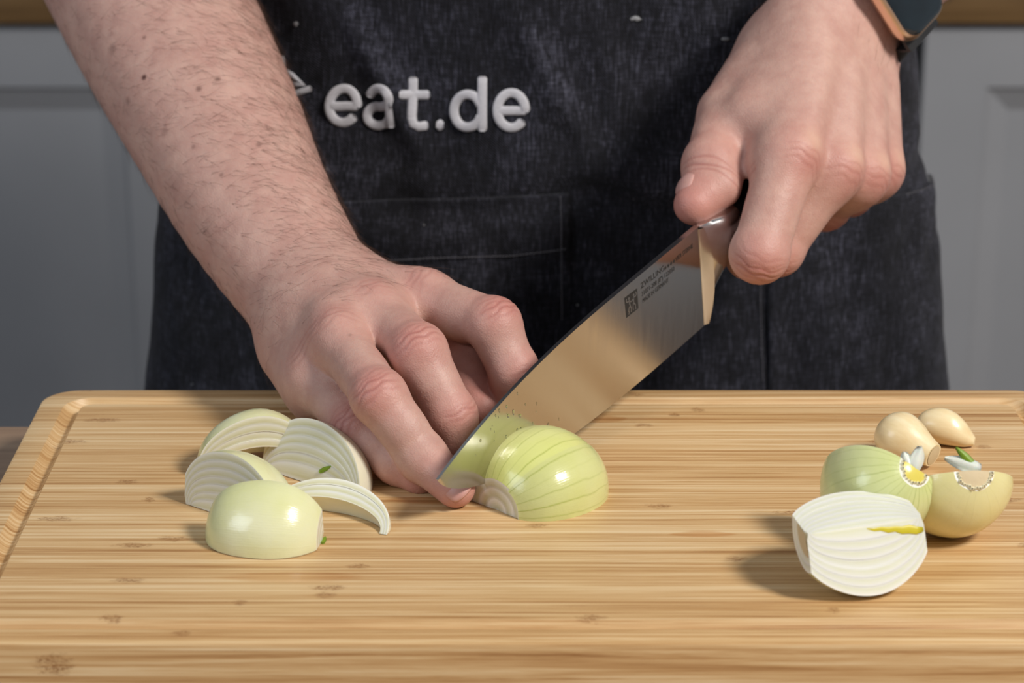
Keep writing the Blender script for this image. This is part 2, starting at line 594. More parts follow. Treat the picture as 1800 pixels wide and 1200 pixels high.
def finger(name, J, R, side=1.0, wr=1.0, k=0.003):
    M, Pp, D, T = [np.asarray(j, float) for j in J]
    r0, r1, r2, r3 = R
    limbs.append(Limb(name, M, Pp, r0, r1 * 0.965, k=k))
    limbs.append(Limb(name, Pp, Pp + (Pp - M) * 1e-3, r1, r1, k=k))
    limbs.append(Limb(name, Pp, D, r1 * 0.985, r2 * 0.98, k=k))
    limbs.append(Limb(name, D, D + (D - Pp) * 1e-3, r2, r2, k=k))
    limbs.append(Limb(name, D, T, r2 * 0.98, r3, k=k))
    for A, B, Cc, rr, amp in ((M, Pp, D, r1, 1.0), (Pp, D, T, r2, 0.8)):
        out = nrm(nrm(B - A) - nrm(Cc - B)) if np.linalg.norm(nrm(B - A) - nrm(Cc - B)) > 0.12 else np.array([0, -0.4, 0.9])
        ax = nrm(nrm(B - A) + nrm(Cc - B))
        out = nrm(out - ax * (out @ ax))
        # the palm-side flesh of the finger
        limbs.append(Limb(name, A * 0.5 + B * 0.5 - out * rr * 0.25, A * 0.4 + B * 0.6 - out * rr * 0.25, rr * 0.86, rr * 0.86, k=k))
        offs = [(-0.0056, 0.16), (-0.0030, 0.20), (-0.0012, 0.40), (0.0018, 0.42), (0.0046, 0.20)] if amp == 1.0 else [(-0.0026, 0.16), (-0.0004, 0.34), (0.0022, 0.18)]
        creases.append((B + out * rr, ax, out, rr * 0.85, [(o, a * wr * 0.001) for o, a in offs], rr * 1.5))
        flush.append((B + out * rr * 0.8, rr * 1.15, 0.75 * amp))
    flush.append((T, r3 * 1.7, 0.7))

def arm(W, chain, n, s):
    limbs.extend(chain_limbs([(W, 0.0282)] + chain, n, s))

# --- hand steadying the onion (left in the photograph)
W = P(572, 548, 1.035)
IM, MM, RM, PM = P(752, 528, 1.020), P(668, 556, 1.003), P(600, 604, 0.985), P(553, 668, 0.993)
Ix = [IM, P(868, 570, 0.994), P(903, 650, 0.992), P(893, 712, 1.000)]
Mi = [MM, P(735, 618, 0.972), P(793, 730, 0.968), P(812, 800, 0.971)]
Ri = [RM, P(666, 697, 0.950), P(742, 803, 0.948), P(800, 857, 0.9385)]
Pi = [PM, P(625, 748, 0.968), P(697, 812, 0.960), P(737, 838, 0.955)]
finger('index_a', Ix, (0.0112, 0.0112, 0.0100, 0.0082))
finger('middle_a', Mi, (0.0110, 0.0116, 0.0102, 0.0085))
finger('ring_a', Ri, (0.0106, 0.0110, 0.0096, 0.0080))
finger('pinky_a', Pi, (0.0102, 0.0096, 0.0086, 0.0073))
pal = nrm(np.array([0.15, 0.25, -1.0]))               # towards the palm
lat = nrm(IM - PM)
for M, off, r, rc in ((IM, 0.018, 0.0114, 0.016), (MM, 0.006, 0.0112, 0.017), (RM, -0.007, 0.0108, 0.017), (PM, -0.019, 0.0112, 0.015)):
    c = W + lat * off * 0.9 + nrm(MM - W) * 0.004
    limbs.append(Limb('core', c, M, rc, r, k=0.007))
    limbs.append(Limb('core', c + pal * 0.008, M + pal * 0.009, rc * 0.95, r * 0.95, k=0.009))
    creases.append((M - pal * r * 0.9, nrm(M - c), -pal, r * 0.8, [(-0.003, 0.00016), (0.0, 0.0002), (0.003, 0.00016)], r * 1.6))
    flush.append((M - pal * r, r * 1.2, 0.35))
limbs.append(Limb('core', W + pal * 0.010 - lat * 0.016, PM + pal * 0.010 + (W - PM) * 0.2, 0.017, 0.0145, k=0.010))
for A_, B_ in ((IM, MM), (MM, RM), (RM, PM)):
    limbs.append(Limb('core', A_ + (W - A_) * 0.14, B_ + (W - B_) * 0.14, 0.0108, 0.0108, k=0.010))
limbs.append(Limb('core', W - pal * 0.001, (RM + MM) * 0.5 + (W - (RM + MM) * 0.5) * 0.30 - pal * 0.0005, 0.0215, 0.0150, k=0.014))
# thumb under the hand, pinching the far side of the onion
TM, TI, TT = P(770, 618, 1.035), P(822, 650, 1.012), P(846, 718, 0.998)
limbs.append(Limb('core', W + pal * 0.012 + lat * 0.014, TM, 0.018, 0.0150, k=0.010))
limbs.append(Limb('thumb_a', TM, TI, 0.0140, 0.0120, k=0.003))
limbs.append(Limb('thumb_a', TI, TT, 0.0118, 0.0095, k=0.003))
flush.append((TT, 0.02, 0.8)); flush.append((TI, 0.016, 0.4))
# extensor tendons faintly raised on the back of the hand
for M, off in ((IM, 0.012), (MM, 0.004), (RM, -0.006), (PM, -0.015)):
    c = W + lat * off
    limbs.append(Limb('core', c * 0.5 + M * 0.5 - pal * 0.0115, M - pal * 0.0095, 0.0022, 0.0028, k=0.008))
view = nrm(W - np.array([0, 0, CAM_H]))
arm(W, [(P(529, 489, 1.052), 0.0305), (P(447, 360, 1.080), 0.0355), (P(370, 204, 1.113), 0.0412), (P(290, 48, 1.146), 0.0452), (P(190, -150, 1.185), 0.0470), (P(120, -290, 1.205), 0.0455), (np.array([-0.235, 1.262, 0.30]), 0.049), (np.array([-0.235, 1.262, 0.42]), 0.052)], view, 0.86)
nA = len(limbs)

# --- hand holding the knife (right in the photograph)
W2 = P(1478, 32, 1.112)
IM2, MM2, RM2, PM2 = P(1386, 276, 1.045), P(1462, 300, 1.058), P(1512, 310, 1.074), P(1541, 302, 1.090)
finger('index_b', [IM2, P(1335, 446, 1.034), P(1316, 450, 1.066), P(1300, 418, 1.086)], (0.0128, 0.0125, 0.0098, 0.0085))
finger('middle_b', [MM2, P(1366, 438, 1.060), P(1340, 436, 1.088), P(1325, 392, 1.100)], (0.0118, 0.0116, 0.0100, 0.0085))
finger('ring_b', [RM2, P(1452, 362, 1.096), P(1405, 378, 1.112), P(1385, 348, 1.118)], (0.0112, 0.0108, 0.0096, 0.0080))
finger('pinky_b', [PM2, P(1496, 342, 1.112), P(1460, 344, 1.126), P(1444, 318, 1.130)], (0.0104, 0.0096, 0.0086, 0.0075))
lat2 = nrm(IM2 - PM2)
fwd2 = nrm(MM2 - W2)
pal2 = nrm(np.cross(lat2, fwd2))
if pal2 @ (W2 - np.array([0, 0, CAM_H])) < 0: pal2 = -pal2   # the palm faces away from the camera
for M, off, r, rc in ((IM2, 0.019, 0.0132, 0.0175), (MM2, 0.007, 0.0130, 0.0180), (RM2, -0.006, 0.0122, 0.0175), (PM2, -0.018, 0.0112, 0.0155)):
    c = W2 + lat2 * off + fwd2 * 0.004
    limbs.append(Limb('core', c, M, rc, r, k=0.008))
    limbs.append(Limb('core', c + pal2 * 0.008, M + pal2 * 0.008, rc * 0.9, r * 0.9, k=0.009))
    limbs.append(Limb('core', c * 0.55 + M * 0.45 - pal2 * 0.0105, M - pal2 * r * 0.66, 0.0020, 0.0034, k=0.009))
    flush.append((M - pal2 * r + fwd2 * 0.006, r * 1.1, 0.65))
    pale.append((M - pal2 * r - fwd2 * 0.001, r * 0.42, 0.8))
    creases.append((M - pal2 * r * 0.9, nrm(M - c), -pal2, r * 0.8, [(0.004, 0.00016), (0.007, 0.0002), (0.010, 0.00014)], r * 1.7))
# thumb lying along the knife's bolster
T0, T1, T2, T3 = P(1392, 84, 1.105), P(1280, 202, 1.084), P(1250, 290, 1.059), P(1216, 360, 1.046)
limbs.append(Limb('core', T0, T0 * 0.35 + T1 * 0.65, 0.0210, 0.0130, k=0.012))
limbs.append(Limb('core', T0 + pal2 * 0.012, T1 * 0.5 + IM2 * 0.5 + pal2 * 0.022, 0.018, 0.013, k=0.012))
limbs.append(Limb('core', P(1400, 110, 1.098), P(1322, 206, 1.068), 0.018, 0.0140, k=0.012))
limbs.append(Limb('thumb_b', T0 * 0.45 + T1 * 0.55, T1, 0.0150, 0.0136, k=0.003))
limbs.append(Limb('thumb_b', T1, T2, 0.0136, 0.0118, k=0.003))
limbs.append(Limb('thumb_b', T2, T2 + (T3 - T2) * 1e-3, 0.0124, 0.0124, k=0.004))
limbs.append(Limb('thumb_b', T2, T3, 0.0116, 0.0070, k=0.004))
limbs.append(Limb('thumb_b', P(1266, 330, 1.050), P(1226, 360, 1.046), 0.0092, 0.0072, k=0.008))
flush += [(T3, 0.017, 0.9), (T2, 0.016, 0.6)]
creases.append((T2 - nrm(W2) * 0.011, nrm(T3 - T1), -nrm(W2), 0.010, [(-0.003, 0.0003), (0.0, 0.0004), (0.003, 0.0003)], 0.016))
view2 = nrm(W2 - np.array([0, 0, CAM_H]))
arm(W2, [(P(1550, -50, 1.128), 0.0300), (P(1660, -160, 1.155), 0.0360), (P(1790, -300, 1.185), 0.0420), (P(1900, -430, 1.205), 0.0450), (np.array([0.283, 1.262, 0.33]), 0.049), (np.array([0.283, 1.262, 0.43]), 0.052)], view2, 0.84)

SKIN_H = 0.00082
va, qa = surface_net(limbs[:nA], SKIN_H)
vb, qb = surface_net(limbs[nA:], SKIN_H)
SV = np.concatenate([va, vb]); SQ = np.concatenate([qa, qb + len(va)])
SNm = vnormals(SV, SQ)
disp = np.zeros(len(SV)); tcre = np.zeros(len(SV)); tred = np.zeros(len(SV)); tpal = np.zeros(len(SV))
rng = np.random.default_rng(3)
for c, ax, out, hw, offs, rad in creases:
    d = SV - c
    m = np.nonzero((d * d).sum(1) < (rad * 1.4) ** 2)[0]
    if len(m) == 0: continue
    side = np.cross(ax, out)
    t, l = d[m] @ ax, d[m] @ side
    f = np.clip((SNm[m] @ out - 0.15) / 0.5, 0, 1) * np.exp(-(l / hw) ** 4)
    for o, a in offs:
        ph = rng.uniform(0, 6.28)
        w = o + 0.0006 * np.sin(l * 650 + ph) + 16.0 * o * l * l / max(hw, 1e-3) * 0.6
        g = np.exp(-((t - w) / 0.00060) ** 2)
        disp[m] -= a * g * f
        tcre[m] = np.maximum(tcre[m], g * f * min(1.0, a / 0.0004))
for c, rad, s in flush:
    d2 = ((SV - c) ** 2).sum(1)
    tred = np.maximum(tred, s * np.exp(-d2 / rad ** 2))
for c, rad, s in pale:
    d2 = ((SV - c) ** 2).sum(1)
    tpal = np.maximum(tpal, s * np.exp(-d2 / rad ** 2))
SV = SV + SNm * disp[:, None]
SNm = vnormals(SV, SQ)

tmole = np.zeros(len(SV))
_d = SV[:, 1] * CS + (CAM_H - SV[:, 2]) * SN
_u = 900 + FPX * SV[:, 0] / _d; _v = 600 + FPX * ((CAM_H - SV[:, 2]) * CS - SV[:, 1] * SN) / _d
for mu, mv, mr, ms in ((248, 133, 0.0012, 1.0), (385, 135, 0.0011, 0.6), (345, 153, 0.0012, 0.6), (250, 63, 0.0008, 0.6), (220, 180, 0.0016, 0.35), (285, 228, 0.0016, 0.3),
                       (335, 255, 0.0009, 0.4), (386, 304, 0.0009, 0.5), (457, 250, 0.0011, 0.4), (617, 584, 0.0008, 0.35), (192, 86, 0.0022, 0.3)):
    near_ = np.nonzero((np.abs(_u - mu) < 5) & (np.abs(_v - mv) < 5))[0]
    if len(near_):
        c = SV[near_[np.argmin(_d[near_])]]
        tmole = np.maximum(tmole, ms * np.clip(1.6 - np.linalg.norm(SV - c, axis=1) / mr, 0, 1))

def skin_material():
    m = Mat('skin')
    at = m.attr('tint')
    sep = m.n('SeparateColor')
    m.l(at.outputs['Color'], sep.inputs[0])
    v = m.coord('Object')
    blot = m.ramp(m.noise(v, 75, 5, 0.68), [(0.36, (0, 0, 0)), (0.66, (1, 1, 1))])
    fine = m.noise(v, 420, 3, 0.6)
    base = m.mix(blot, SKIN_A, SKIN_B)
    base = m.mix(m.math('MULTIPLY', sep.outputs[0], 0.85), base, SKIN_RED)
    base = m.mix(m.math('MULTIPLY', sep.outputs[2], 0.7), base, SKIN_PALE)
    base = m.mix(m.math('MULTIPLY', sep.outputs[1], 0.70), base, SKIN_CREASE)
    base = m.mix(m.math('MULTIPLY', fine, 0.26), base, SKIN_RED)
    base = m.mix(at.outputs['Alpha'], base, rgb(84, 44, 34))
    vor = m.n('TexVoronoi', ins={'Scale': 900.0})
    vor.feature = 'DISTANCE_TO_EDGE'
    m.l(v, vor.inputs['Vector'])
    h1 = m.math('MULTIPLY', vor.outputs['Distance'], 0.6)
    h = m.math('ADD', h1, m.math('MULTIPLY', m.noise(v, 210, 4, 0.6), 1.3))
    m.set(color=base, rough=0.50, spec=0.42, sss=0.13, sss_scale=0.005, sss_r=(1.0, 0.36, 0.20),
          normal=m.bump(h, 0.40, 0.0006))
    return m.m
SKIN_A, SKIN_B = rgb(188, 148, 135), rgb(204, 168, 153)
SKIN_RED, SKIN_PALE, SKIN_CREASE = rgb(190, 120, 110), rgb(228, 196, 168), rgb(156, 90, 80)

person = thing('person', 'person in a dark denim apron slicing an onion, bare forearms, watch on wrist', 'person', (0.02, 1.18, -0.90))
M_SKIN = skin_material()
body = link_mesh('body', SV, SQ, M_SKIN)
ca = body.data.color_attributes.new('tint', 'FLOAT_COLOR', 'POINT')
ca.data.foreach_set('color', np.stack([tred, tcre, tpal, tmole], 1).astype(np.float32).ravel())
keep(body, person)
# ---------------------------------------------------------------- apron, clothes, nails and hair of the person
def lattice(seed):
    return np.random.default_rng(seed).uniform(-1, 1, (64, 64))
def vnoise(x, y, seed):
    """smooth random relief"""
    L = lattice(seed)
    x = np.asarray(x, float) + 1000; y = np.asarray(y, float) + 1000
    i, j = np.floor(x).astype(int), np.floor(y).astype(int)
    fx, fy = x - i, y - j
    fx = fx * fx * (3 - 2 * fx); fy = fy * fy * (3 - 2 * fy)
    g = lambda a, b: L[a % 64, b % 64]
    return (g(i, j) * (1 - fx) + g(i + 1, j) * fx) * (1 - fy) + (g(i, j + 1) * (1 - fx) + g(i + 1, j + 1) * fx) * fy
AC, AY, AB = 0.0190, 1.238, 0.100                     # apron: middle, body centre depth, belly depth
def a_width(z):
    return np.interp(z, [-0.55, -0.09, -0.03, 0.035, 0.115, 0.25, 0.40], [0.232, 0.2200, 0.2110, 0.2010, 0.1890, 0.175, 0.150])
def wrinkles(x, z):
    w = 0.0036 * vnoise(x / 0.050 + 0.4 * vnoise(x / 0.06, z / 0.08, 3), z / 0.13, 1)
    w += 0.0017 * vnoise(x / 0.017 + z / 0.09, z / 0.055, 2)
    waist = np.exp(-((z - 0.040) / 0.030) ** 2)
    w += waist * 0.0036 * vnoise(x / 0.050, z / 0.013 + 1.2 * vnoise(x / 0.04, z / 0.05, 7), 4)
    w += 0.0024 * np.exp(-((z - 0.10) / 0.05) ** 2) * (1 - np.abs(vnoise(x / 0.028 + z / 0.06, z / 0.10, 5)) * 2)
    w += 0.0006 * vnoise(x / 0.007, z / 0.02, 6)
    return w
def apron_pt(phi, z, lift=0.0):
    a = a_width(z) + lift
    b = AB + lift
    e = 0.88
    sx, cx = np.sin(phi), np.cos(phi)
    x = AC + a * np.sign(sx) * np.abs(sx) ** e
    y = AY - b * np.sign(cx) * np.abs(cx) ** e
    w = wrinkles(x, z)
    nx, ny = sx, -cx
    return np.stack([x + nx * w, y + ny * w, np.broadcast_to(z, np.shape(x))], -1)
def grid_faces(r, c):
    i, j = np.meshgrid(np.arange(r - 1), np.arange(c - 1), indexing='ij')
    a = (i * c + j).ravel()
    return np.stack([a, a + 1, a + c + 1, a + c], 1)
def two_sided(Vt, r, c, inward, th):
    """give a grid of points real thickness"""
    Vb = Vt + inward * th
    F = grid_faces(r, c)
    n = r * c
    Fb = F[:, ::-1] + n
    rim = [*range(c)] + [k * c + c - 1 for k in range(1, r)] + [(r - 1) * c + k for k in range(c - 2, -1, -1)] + [k * c for k in range(r - 2, 0, -1)]
    Fr = [(b, a, a + n, b + n) for a, b in zip(rim, rim[1:] + rim[:1])]
    return np.concatenate([Vt, Vb]), [tuple(f) for f in F] + [tuple(f) for f in Fb] + Fr

def denim():
    m = Mat('black_denim')
    v = m.coord('Object')
    slub = m.noise(m.coord('Object', scale=(900, 900, 110)), 1.0, 4, 0.65)
    slub2 = m.noise(m.coord('Object', scale=(160, 160, 950)), 1.0, 3, 0.6)
    cloud = m.noise(v, 26, 4, 0.6)
    f = m.math('ADD', m.math('MULTIPLY', slub, 0.55), m.math('MULTIPLY', slub2, 0.25))
    f = m.math('ADD', f, m.math('MULTIPLY', cloud, 0.35))
    c = m.ramp(f, [(0.47, rgb(18, 18, 22)), (0.59, rgb(34, 34, 41)), (0.70, rgb(70, 70, 82)), (0.83, rgb(124, 124, 138))])
    # lint and flour specks
    vo = m.n('TexVoronoi', ins={'Scale': 62.0})
    m.l(v, vo.inputs['Vector'])
    speck = m.ramp(m.math('ADD', vo.outputs['Distance'], m.math('MULTIPLY', m.noise(v, 500, 2), 0.06)), [(0.055, (1, 1, 1)), (0.075, (0, 0, 0))])
    wn = m.n('TexWhiteNoise', noise_dimensions='3D')
    m.l(vo.outputs['Position'], wn.inputs['Vector'])
    on_ = m.math('GREATER_THAN', wn.outputs['Value'], 0.80)
    c = m.mix(m.math('MULTIPLY', m.math('MULTIPLY', speck, on_), 0.55), c, rgb(170, 170, 172))
    wv = m.n('TexWave', wave_type='BANDS', bands_direction='DIAGONAL', ins={'Scale': 480.0, 'Distortion': 1.5, 'Detail': 1.0})
    m.l(v, wv.inputs['Vector'])
    h = m.math('ADD', m.math('MULTIPLY', wv.outputs['Fac'], 0.4), slub)
    m.set(color=c, rough=0.86, spec=0.2, sheen=0.08, normal=m.bump(h, 0.5, 0.0007))
    return m.m
M_DENIM = denim()
zz = np.linspace(-0.50, 0.40, 230); pp = np.radians(np.linspace(-104, 104, 300))
Zg, Pg = np.meshgrid(zz, pp, indexing='ij')
Vt = apron_pt(Pg, Zg).reshape(-1, 3)
inward = np.stack([-np.sin(Pg), np.cos(Pg), np.zeros_like(Pg)], -1).reshape(-1, 3)
V, F = two_sided(Vt, len(zz), len(pp), inward, 0.0011)
apron = link_mesh('apron', V, F, M_DENIM)
keep(apron, person)
apron['label'] = 'worn black denim bib apron with white embroidered lettering'

def on_apron(u, v, lift=0.0):
    """point on the apron seen at photo pixel (u, v)"""
    c = np.array([0, 0, CAM_H]); d = P(u, v, 1.0) - c
    lo, hi = 1.10, 1.30
    t = np.linspace(lo, hi, 400) / d[1]
    q = c + t[:, None] * d
    a = a_width(q[:, 2]); r = np.clip(np.abs((q[:, 0] - AC) / a), 0, 1)
    phi = np.arcsin(np.clip(r, 0, 1) ** (1 / 0.88)) * np.sign(q[:, 0] - AC)
    s = apron_pt(phi, q[:, 2])
    k = np.argmax(q[:, 1] >= s[:, 1])
    n = np.array([math.sin(phi[k]), -math.cos(phi[k]), 0])
    return s[k] + n * lift, n, phi[k]

# pockets: separate panels sewn on
def patch(name, corner_px, lift=0.0016, nu=60, nv=60, parent=apron):
    (a, b, c_, d_) = [on_apron(*p) for p in corner_px]      # top-left, top-right, bottom-right, bottom-left
    ph = lambda k: k[2]; z = lambda k: k[0][2]
    U, Vv = np.meshgrid(np.linspace(0, 1, nu), np.linspace(0, 1, nv))
    PHI = (ph(d_) * (1 - U) + ph(c_) * U) * (1 - Vv) + (ph(a) * (1 - U) + ph(b) * U) * Vv
    ZZ = (z(d_) * (1 - U) + z(c_) * U) * (1 - Vv) + (z(a) * (1 - U) + z(b) * U) * Vv
    T = apron_pt(PHI, ZZ)
    N = np.stack([np.sin(PHI), -np.cos(PHI), np.zeros_like(PHI)], -1)
    puff = lift + 0.0012 * np.abs(vnoise(PHI * 6, ZZ / 0.03, 11)) * (Vv > 0.02)
    T = T + N * puff[..., None]
    V, F = two_sided(T.reshape(-1, 3), nv, nu, -N.reshape(-1, 3), 0.0012)
    o = link_mesh(name, V, F, M_DENIM)
    keep(o, parent)
    return o
patch('pocket', ((560, 352), (1000, 338), (1002, 690), (560, 690)))
patch('pocket', ((1350, 360), (1652, 305), (1690, 690), (1352, 690)))
m_thread = plain('thread_grey', rgb(120, 118, 124), 0.8, 0.2, bump=900, bs=0.4)
def stitches(name, pts, n, lift=0.0034, r=0.00028, duty=0.6, parent=apron):
    """a row of sewn stitches through photo pixels pts"""
    pts = np.array(pts, float)
    cum = np.r_[0, np.cumsum(np.linalg.norm(np.diff(pts, axis=0), axis=1))]
    at = lambda f: [np.interp(f * cum[-1], cum, pts[:, k]) for k in (0, 1)]
    V, F = [], []
    for i in range(n):
        a, an, _ = on_apron(*at(i / n)); b, bn, _ = on_apron(*at((i + duty) / n))
        v, f = tube_mesh([a + an * (lift - 0.0004), (a + b) / 2 + an * lift, b + bn * (lift - 0.0004)], [r * 0.7, r, r * 0.7], 5)
        o = len(V); V += v; F += [tuple(k + o for k in q) for q in f]
    s = link_mesh(name, V, F, m_thread)
    s['kind'] = 'stuff'
    keep(s, parent)
stitches('stitching', [(640, 458), (760, 450), (900, 446), (996, 434)], 60)
stitches('stitching', [(985, 342), (986, 400), (987, 560)], 40)
stitches('stitching', [(1585, 340), (1620, 328), (1664, 306)], 16)
stitches('stitching', [(1338, 480), (1340, 670)], 30, 0.002, 0.0002)

# embroidered lettering, stroke by stroke
m_emb = Mat('white_embroidery')
ev = m_emb.coord('Object', scale=(350, 350, 2600))
en = m_emb.noise(ev, 1.0, 2, 0.5)
m_emb.set(color=m_emb.mix(en, rgb(182, 180, 186), rgb(214, 212, 216)), rough=0.6, sheen=0.2, normal=m_emb.bump(en, 0.5, 0.0006))
def arc(cx, cy, rx, ry, a0, a1, n=18):
    return [(cx + rx * math.cos(math.radians(a0 + (a1 - a0) * k / n)), cy - ry * math.sin(math.radians(a0 + (a1 - a0) * k / n))) for k in range(n + 1)]
def embroider(name, strokes, w):
    V, F = [], []
    for s in strokes:
        if len(s) == 2:
            s = [tuple(np.array(s[0]) * (1 - f) + np.array(s[1]) * f) for f in np.linspace(0, 1, 9)]
        pts = [on_apron(u, v)[0] for u, v in s]
        pts = np.array(pts)
        if len(pts) > 4:                               # even out the cloth's finest ripples
            for _ in range(2):
                pts[1:-1, 1] = 0.5 * pts[1:-1, 1] + 0.25 * (pts[:-2, 1] + pts[2:, 1])
        pts = pts + np.array([0, -0.0006, 0])
        e0 = pts[0] - nrm(pts[1] - pts[0]) * w * 0.45; e1 = pts[-1] + nrm(pts[-1] - pts[-2]) * w * 0.45
        pts = np.vstack([e0, pts, e1])
        r = np.full(len(pts), w); r[0] = r[-1] = w * 0.55
        v, f = tube_mesh(pts, r, 12, up=(0, 1, 0), flat=0.30)
        o = len(V); V += v; F += [tuple(k + o for k in q) for q in f]
    o = link_mesh(name, V, F, m_emb.m)
    keep(o, apron)
    return o
LW = 0.00235
def letter_e(cx, cy, rx, ry):
    return [[(cx - rx + 2, cy + 1), (cx + rx - 1, cy + 1)], arc(cx, cy, rx, ry, 0, 318, 26)]
embroider('letter_e', letter_e(602, 185, 23.5, 30), LW)
embroider('letter_a', [arc(667, 176, 20, 21, 155, 0, 12) + [(687, 200), (687.5, 220)], [(687, 184), (668, 186)] + arc(663, 203, 20, 17, 95, 270, 10) + [(676, 217), (687, 206)]], LW)
embroider('letter_t', [[(724, 138), (724, 205)] , [(724, 205), (727, 217), (736, 222), (748, 220)], [(706, 166), (750, 166)]], LW)
embroider('full_stop', [[(770, 219), (774, 219.5)]], LW * 1.2)
embroider('letter_d', [arc(822, 194, 25, 29, 20, 340, 26), [(848, 137), (848, 226)]], LW)
embroider('letter_e', letter_e(899, 193, 24.5, 30.5), LW)
embroider('emblem', [[(488, 100), (491, 118)], [(486, 120), (508, 131), (530, 147), (500, 146)], [(498, 168), (522, 162), (543, 155)], [(517, 176), (519, 190)]], LW * 0.62)
# smears of flour on the cloth
for (u, v, w_, h_, s_) in ((1118, 32, 12, 5, 1), (518, 42, 5, 6, 2), (1272, 68, 9, 4, 3)):
    ctr, nn_, _ = on_apron(u, v)
    rd = random.Random(s_)
    ring = [on_apron(u + w_ * math.cos(a) * rd.uniform(0.6, 1.1), v + h_ * math.sin(a) * rd.uniform(0.6, 1.1), 0.0004)[0] for a in np.linspace(0, 2 * math.pi, 14, endpoint=False)]
    o = link_mesh('flour_smear', [ctr + nn_ * 0.0011] + ring, [(0, 1 + k, 1 + (k + 1) % 14) for k in range(14)], plain('flour', rgb(150, 150, 152), 0.9, bump=700, bs=0.6) if s_ == 1 else bpy.data.materials['flour'])
    keep(o, apron)

# shirt under the apron, with short sleeves over the upper arms, and trousers
m_shirt = plain('shirt_cotton', rgb(38, 39, 44), 0.9, 0.2, bump=500, bs=0.4)
def loft(name, rings, mat, parent=person, n=40, cap=True):
    V, F = [], []
    for (cx, cy, cz, a, b) in rings:
        for k in range(n):
            t = 2 * math.pi * k / n
            V.append((cx + a * math.cos(t), cy + b * math.sin(t), cz))
    for i in range(len(rings) - 1):
        for k in range(n):
            F.append((i * n + k, i * n + (k + 1) % n, (i + 1) * n + (k + 1) % n, (i + 1) * n + k))
    if cap:
        F.append(tuple(reversed(range(n)))); F.append(tuple(range((len(rings) - 1) * n, len(rings) * n)))
    o = link_mesh(name, V, F, mat, sharp=50)
    keep(o, parent)
    return o
shirt = loft('shirt', [(AC, AY, -0.12, 0.190, 0.088), (AC, AY, 0.0, 0.182, 0.086), (AC, AY, 0.12, 0.165, 0.084), (AC, AY, 0.25, 0.165, 0.086), (AC, AY, 0.38, 0.178, 0.090), (AC, AY, 0.46, 0.180, 0.085), (AC, AY, 0.51, 0.150, 0.070), (AC, AY, 0.54, 0.070, 0.058)], m_shirt)
for sx, ex in ((-1, -0.235), (1, 0.283)):
    V, F = tube_mesh([(ex, 1.262, 0.315), (ex, 1.262, 0.36), (ex * 0.93 + AC * 0.07, 1.256, 0.43), (AC + sx * 0.16, 1.25, 0.475), (AC + sx * 0.11, 1.245, 0.48)], [0.062, 0.061, 0.064, 0.060, 0.052], 24, up=(0, 1, 0))
    o = link_mesh('sleeve', V, F, m_shirt, sharp=60)
    keep(o, shirt)
trousers = loft('trousers', [(AC, AY + 0.004, -0.36, 0.175, 0.085), (AC, AY + 0.002, -0.24, 0.190, 0.088), (AC, AY, -0.118, 0.186, 0.086)], m_shirt)
for sx in (-1, 1):
    V, F = tube_mesh([(AC + sx * 0.095, AY, -0.30), (AC + sx * 0.10, AY, -0.60), (AC + sx * 0.11, AY, FLOOR + 0.05)], [0.088, 0.070, 0.060], 24, up=(0, 1, 0))
    keep(link_mesh('trouser_leg', V, F, m_shirt, sharp=60), trousers)
    V, F = tube_mesh([(AC + sx * 0.11, AY + 0.07, FLOOR + 0.04), (AC + sx * 0.115, AY - 0.02, FLOOR + 0.045), (AC + sx * 0.12, AY - 0.14, FLOOR + 0.032), (AC + sx * 0.12, AY - 0.17, FLOOR + 0.028)], [0.038, 0.044, 0.032, 0.018], 16)
    V = [(x, y, max(z, FLOOR)) for x, y, z in V]
    keep(link_mesh('shoe', V, F, plain('shoe_leather', (0.02, 0.02, 0.02), 0.5) if sx < 0 else bpy.data.materials['shoe_leather'], sharp=60), person)

# fingernails
m_nail = Mat('fingernail')
nn = m_nail.noise(m_nail.coord('Object'), 160, 2)
m_nail.set(color=m_nail.mix(nn, rgb(190, 140, 131), rgb(203, 158, 148)), rough=0.42, spec=0.4, sss=0.1, sss_scale=0.002,
           normal=m_nail.bump(m_nail.noise(m_nail.coord('Object', scale=(900, 900, 900)), 1, 2), 0.06, 0.0003))
def nail(D_, T_, out, r, w, L):
    ax = nrm(T_ - D_); out = nrm(out - ax * (out @ ax)); sd = np.cross(ax, out)
    V, F = [], []
    nl, nw = 10, 10
    for i in range(nl + 1):
        f = i / nl * 2 - 1
        for j in range(nw + 1):
            g = j / nw * 2 - 1
            wid = w * (1 - 0.12 * max(0, -f)) * (1 - 0.35 * abs(f) ** 4)
            lon = L * f * (1 - 0.16 * g * g)
            ang = wid * g / r
            V.append(T_ + ax * (lon + 0.0022) + out * (r * math.cos(ang) - 0.0016 * max(0, f) ** 2 - 0.0012 * max(0, -f - 0.2)) + sd * r * math.sin(ang))
    V = np.array(V).reshape(-1, 3)
    Vv, F = two_sided(V, nl + 1, nw + 1, np.broadcast_to(-out, V.shape), 0.0007)
    o = link_mesh('fingernail', Vv, F, m_nail.m)
    keep(o, person)
cam_dir = nrm(np.array([0, -CS, SN]))
nail(Ri[2], Ri[3] + np.array([0.0006, 0, -0.0008]), cam_dir + np.array([0.25, 0, -0.05]), 0.0082, 0.0056, 0.0052)
nail(Pi[2], Pi[3], cam_dir + np.array([0.2, 0, 0.5]), 0.0076, 0.0046, 0.0044)
nail(Mi[2], Mi[3], cam_dir + np.array([0.5, 0, 0.2]), 0.0088, 0.0058, 0.0054)
nail(Ix[2], Ix[3], np.array([0.9, -0.3, 0.1]), 0.0085, 0.0056, 0.0052)
nail(T2, T2 * 0.38 + T3 * 0.62, np.array([-0.85, -0.36, 0.45]), 0.0097, 0.0062, 0.0062)

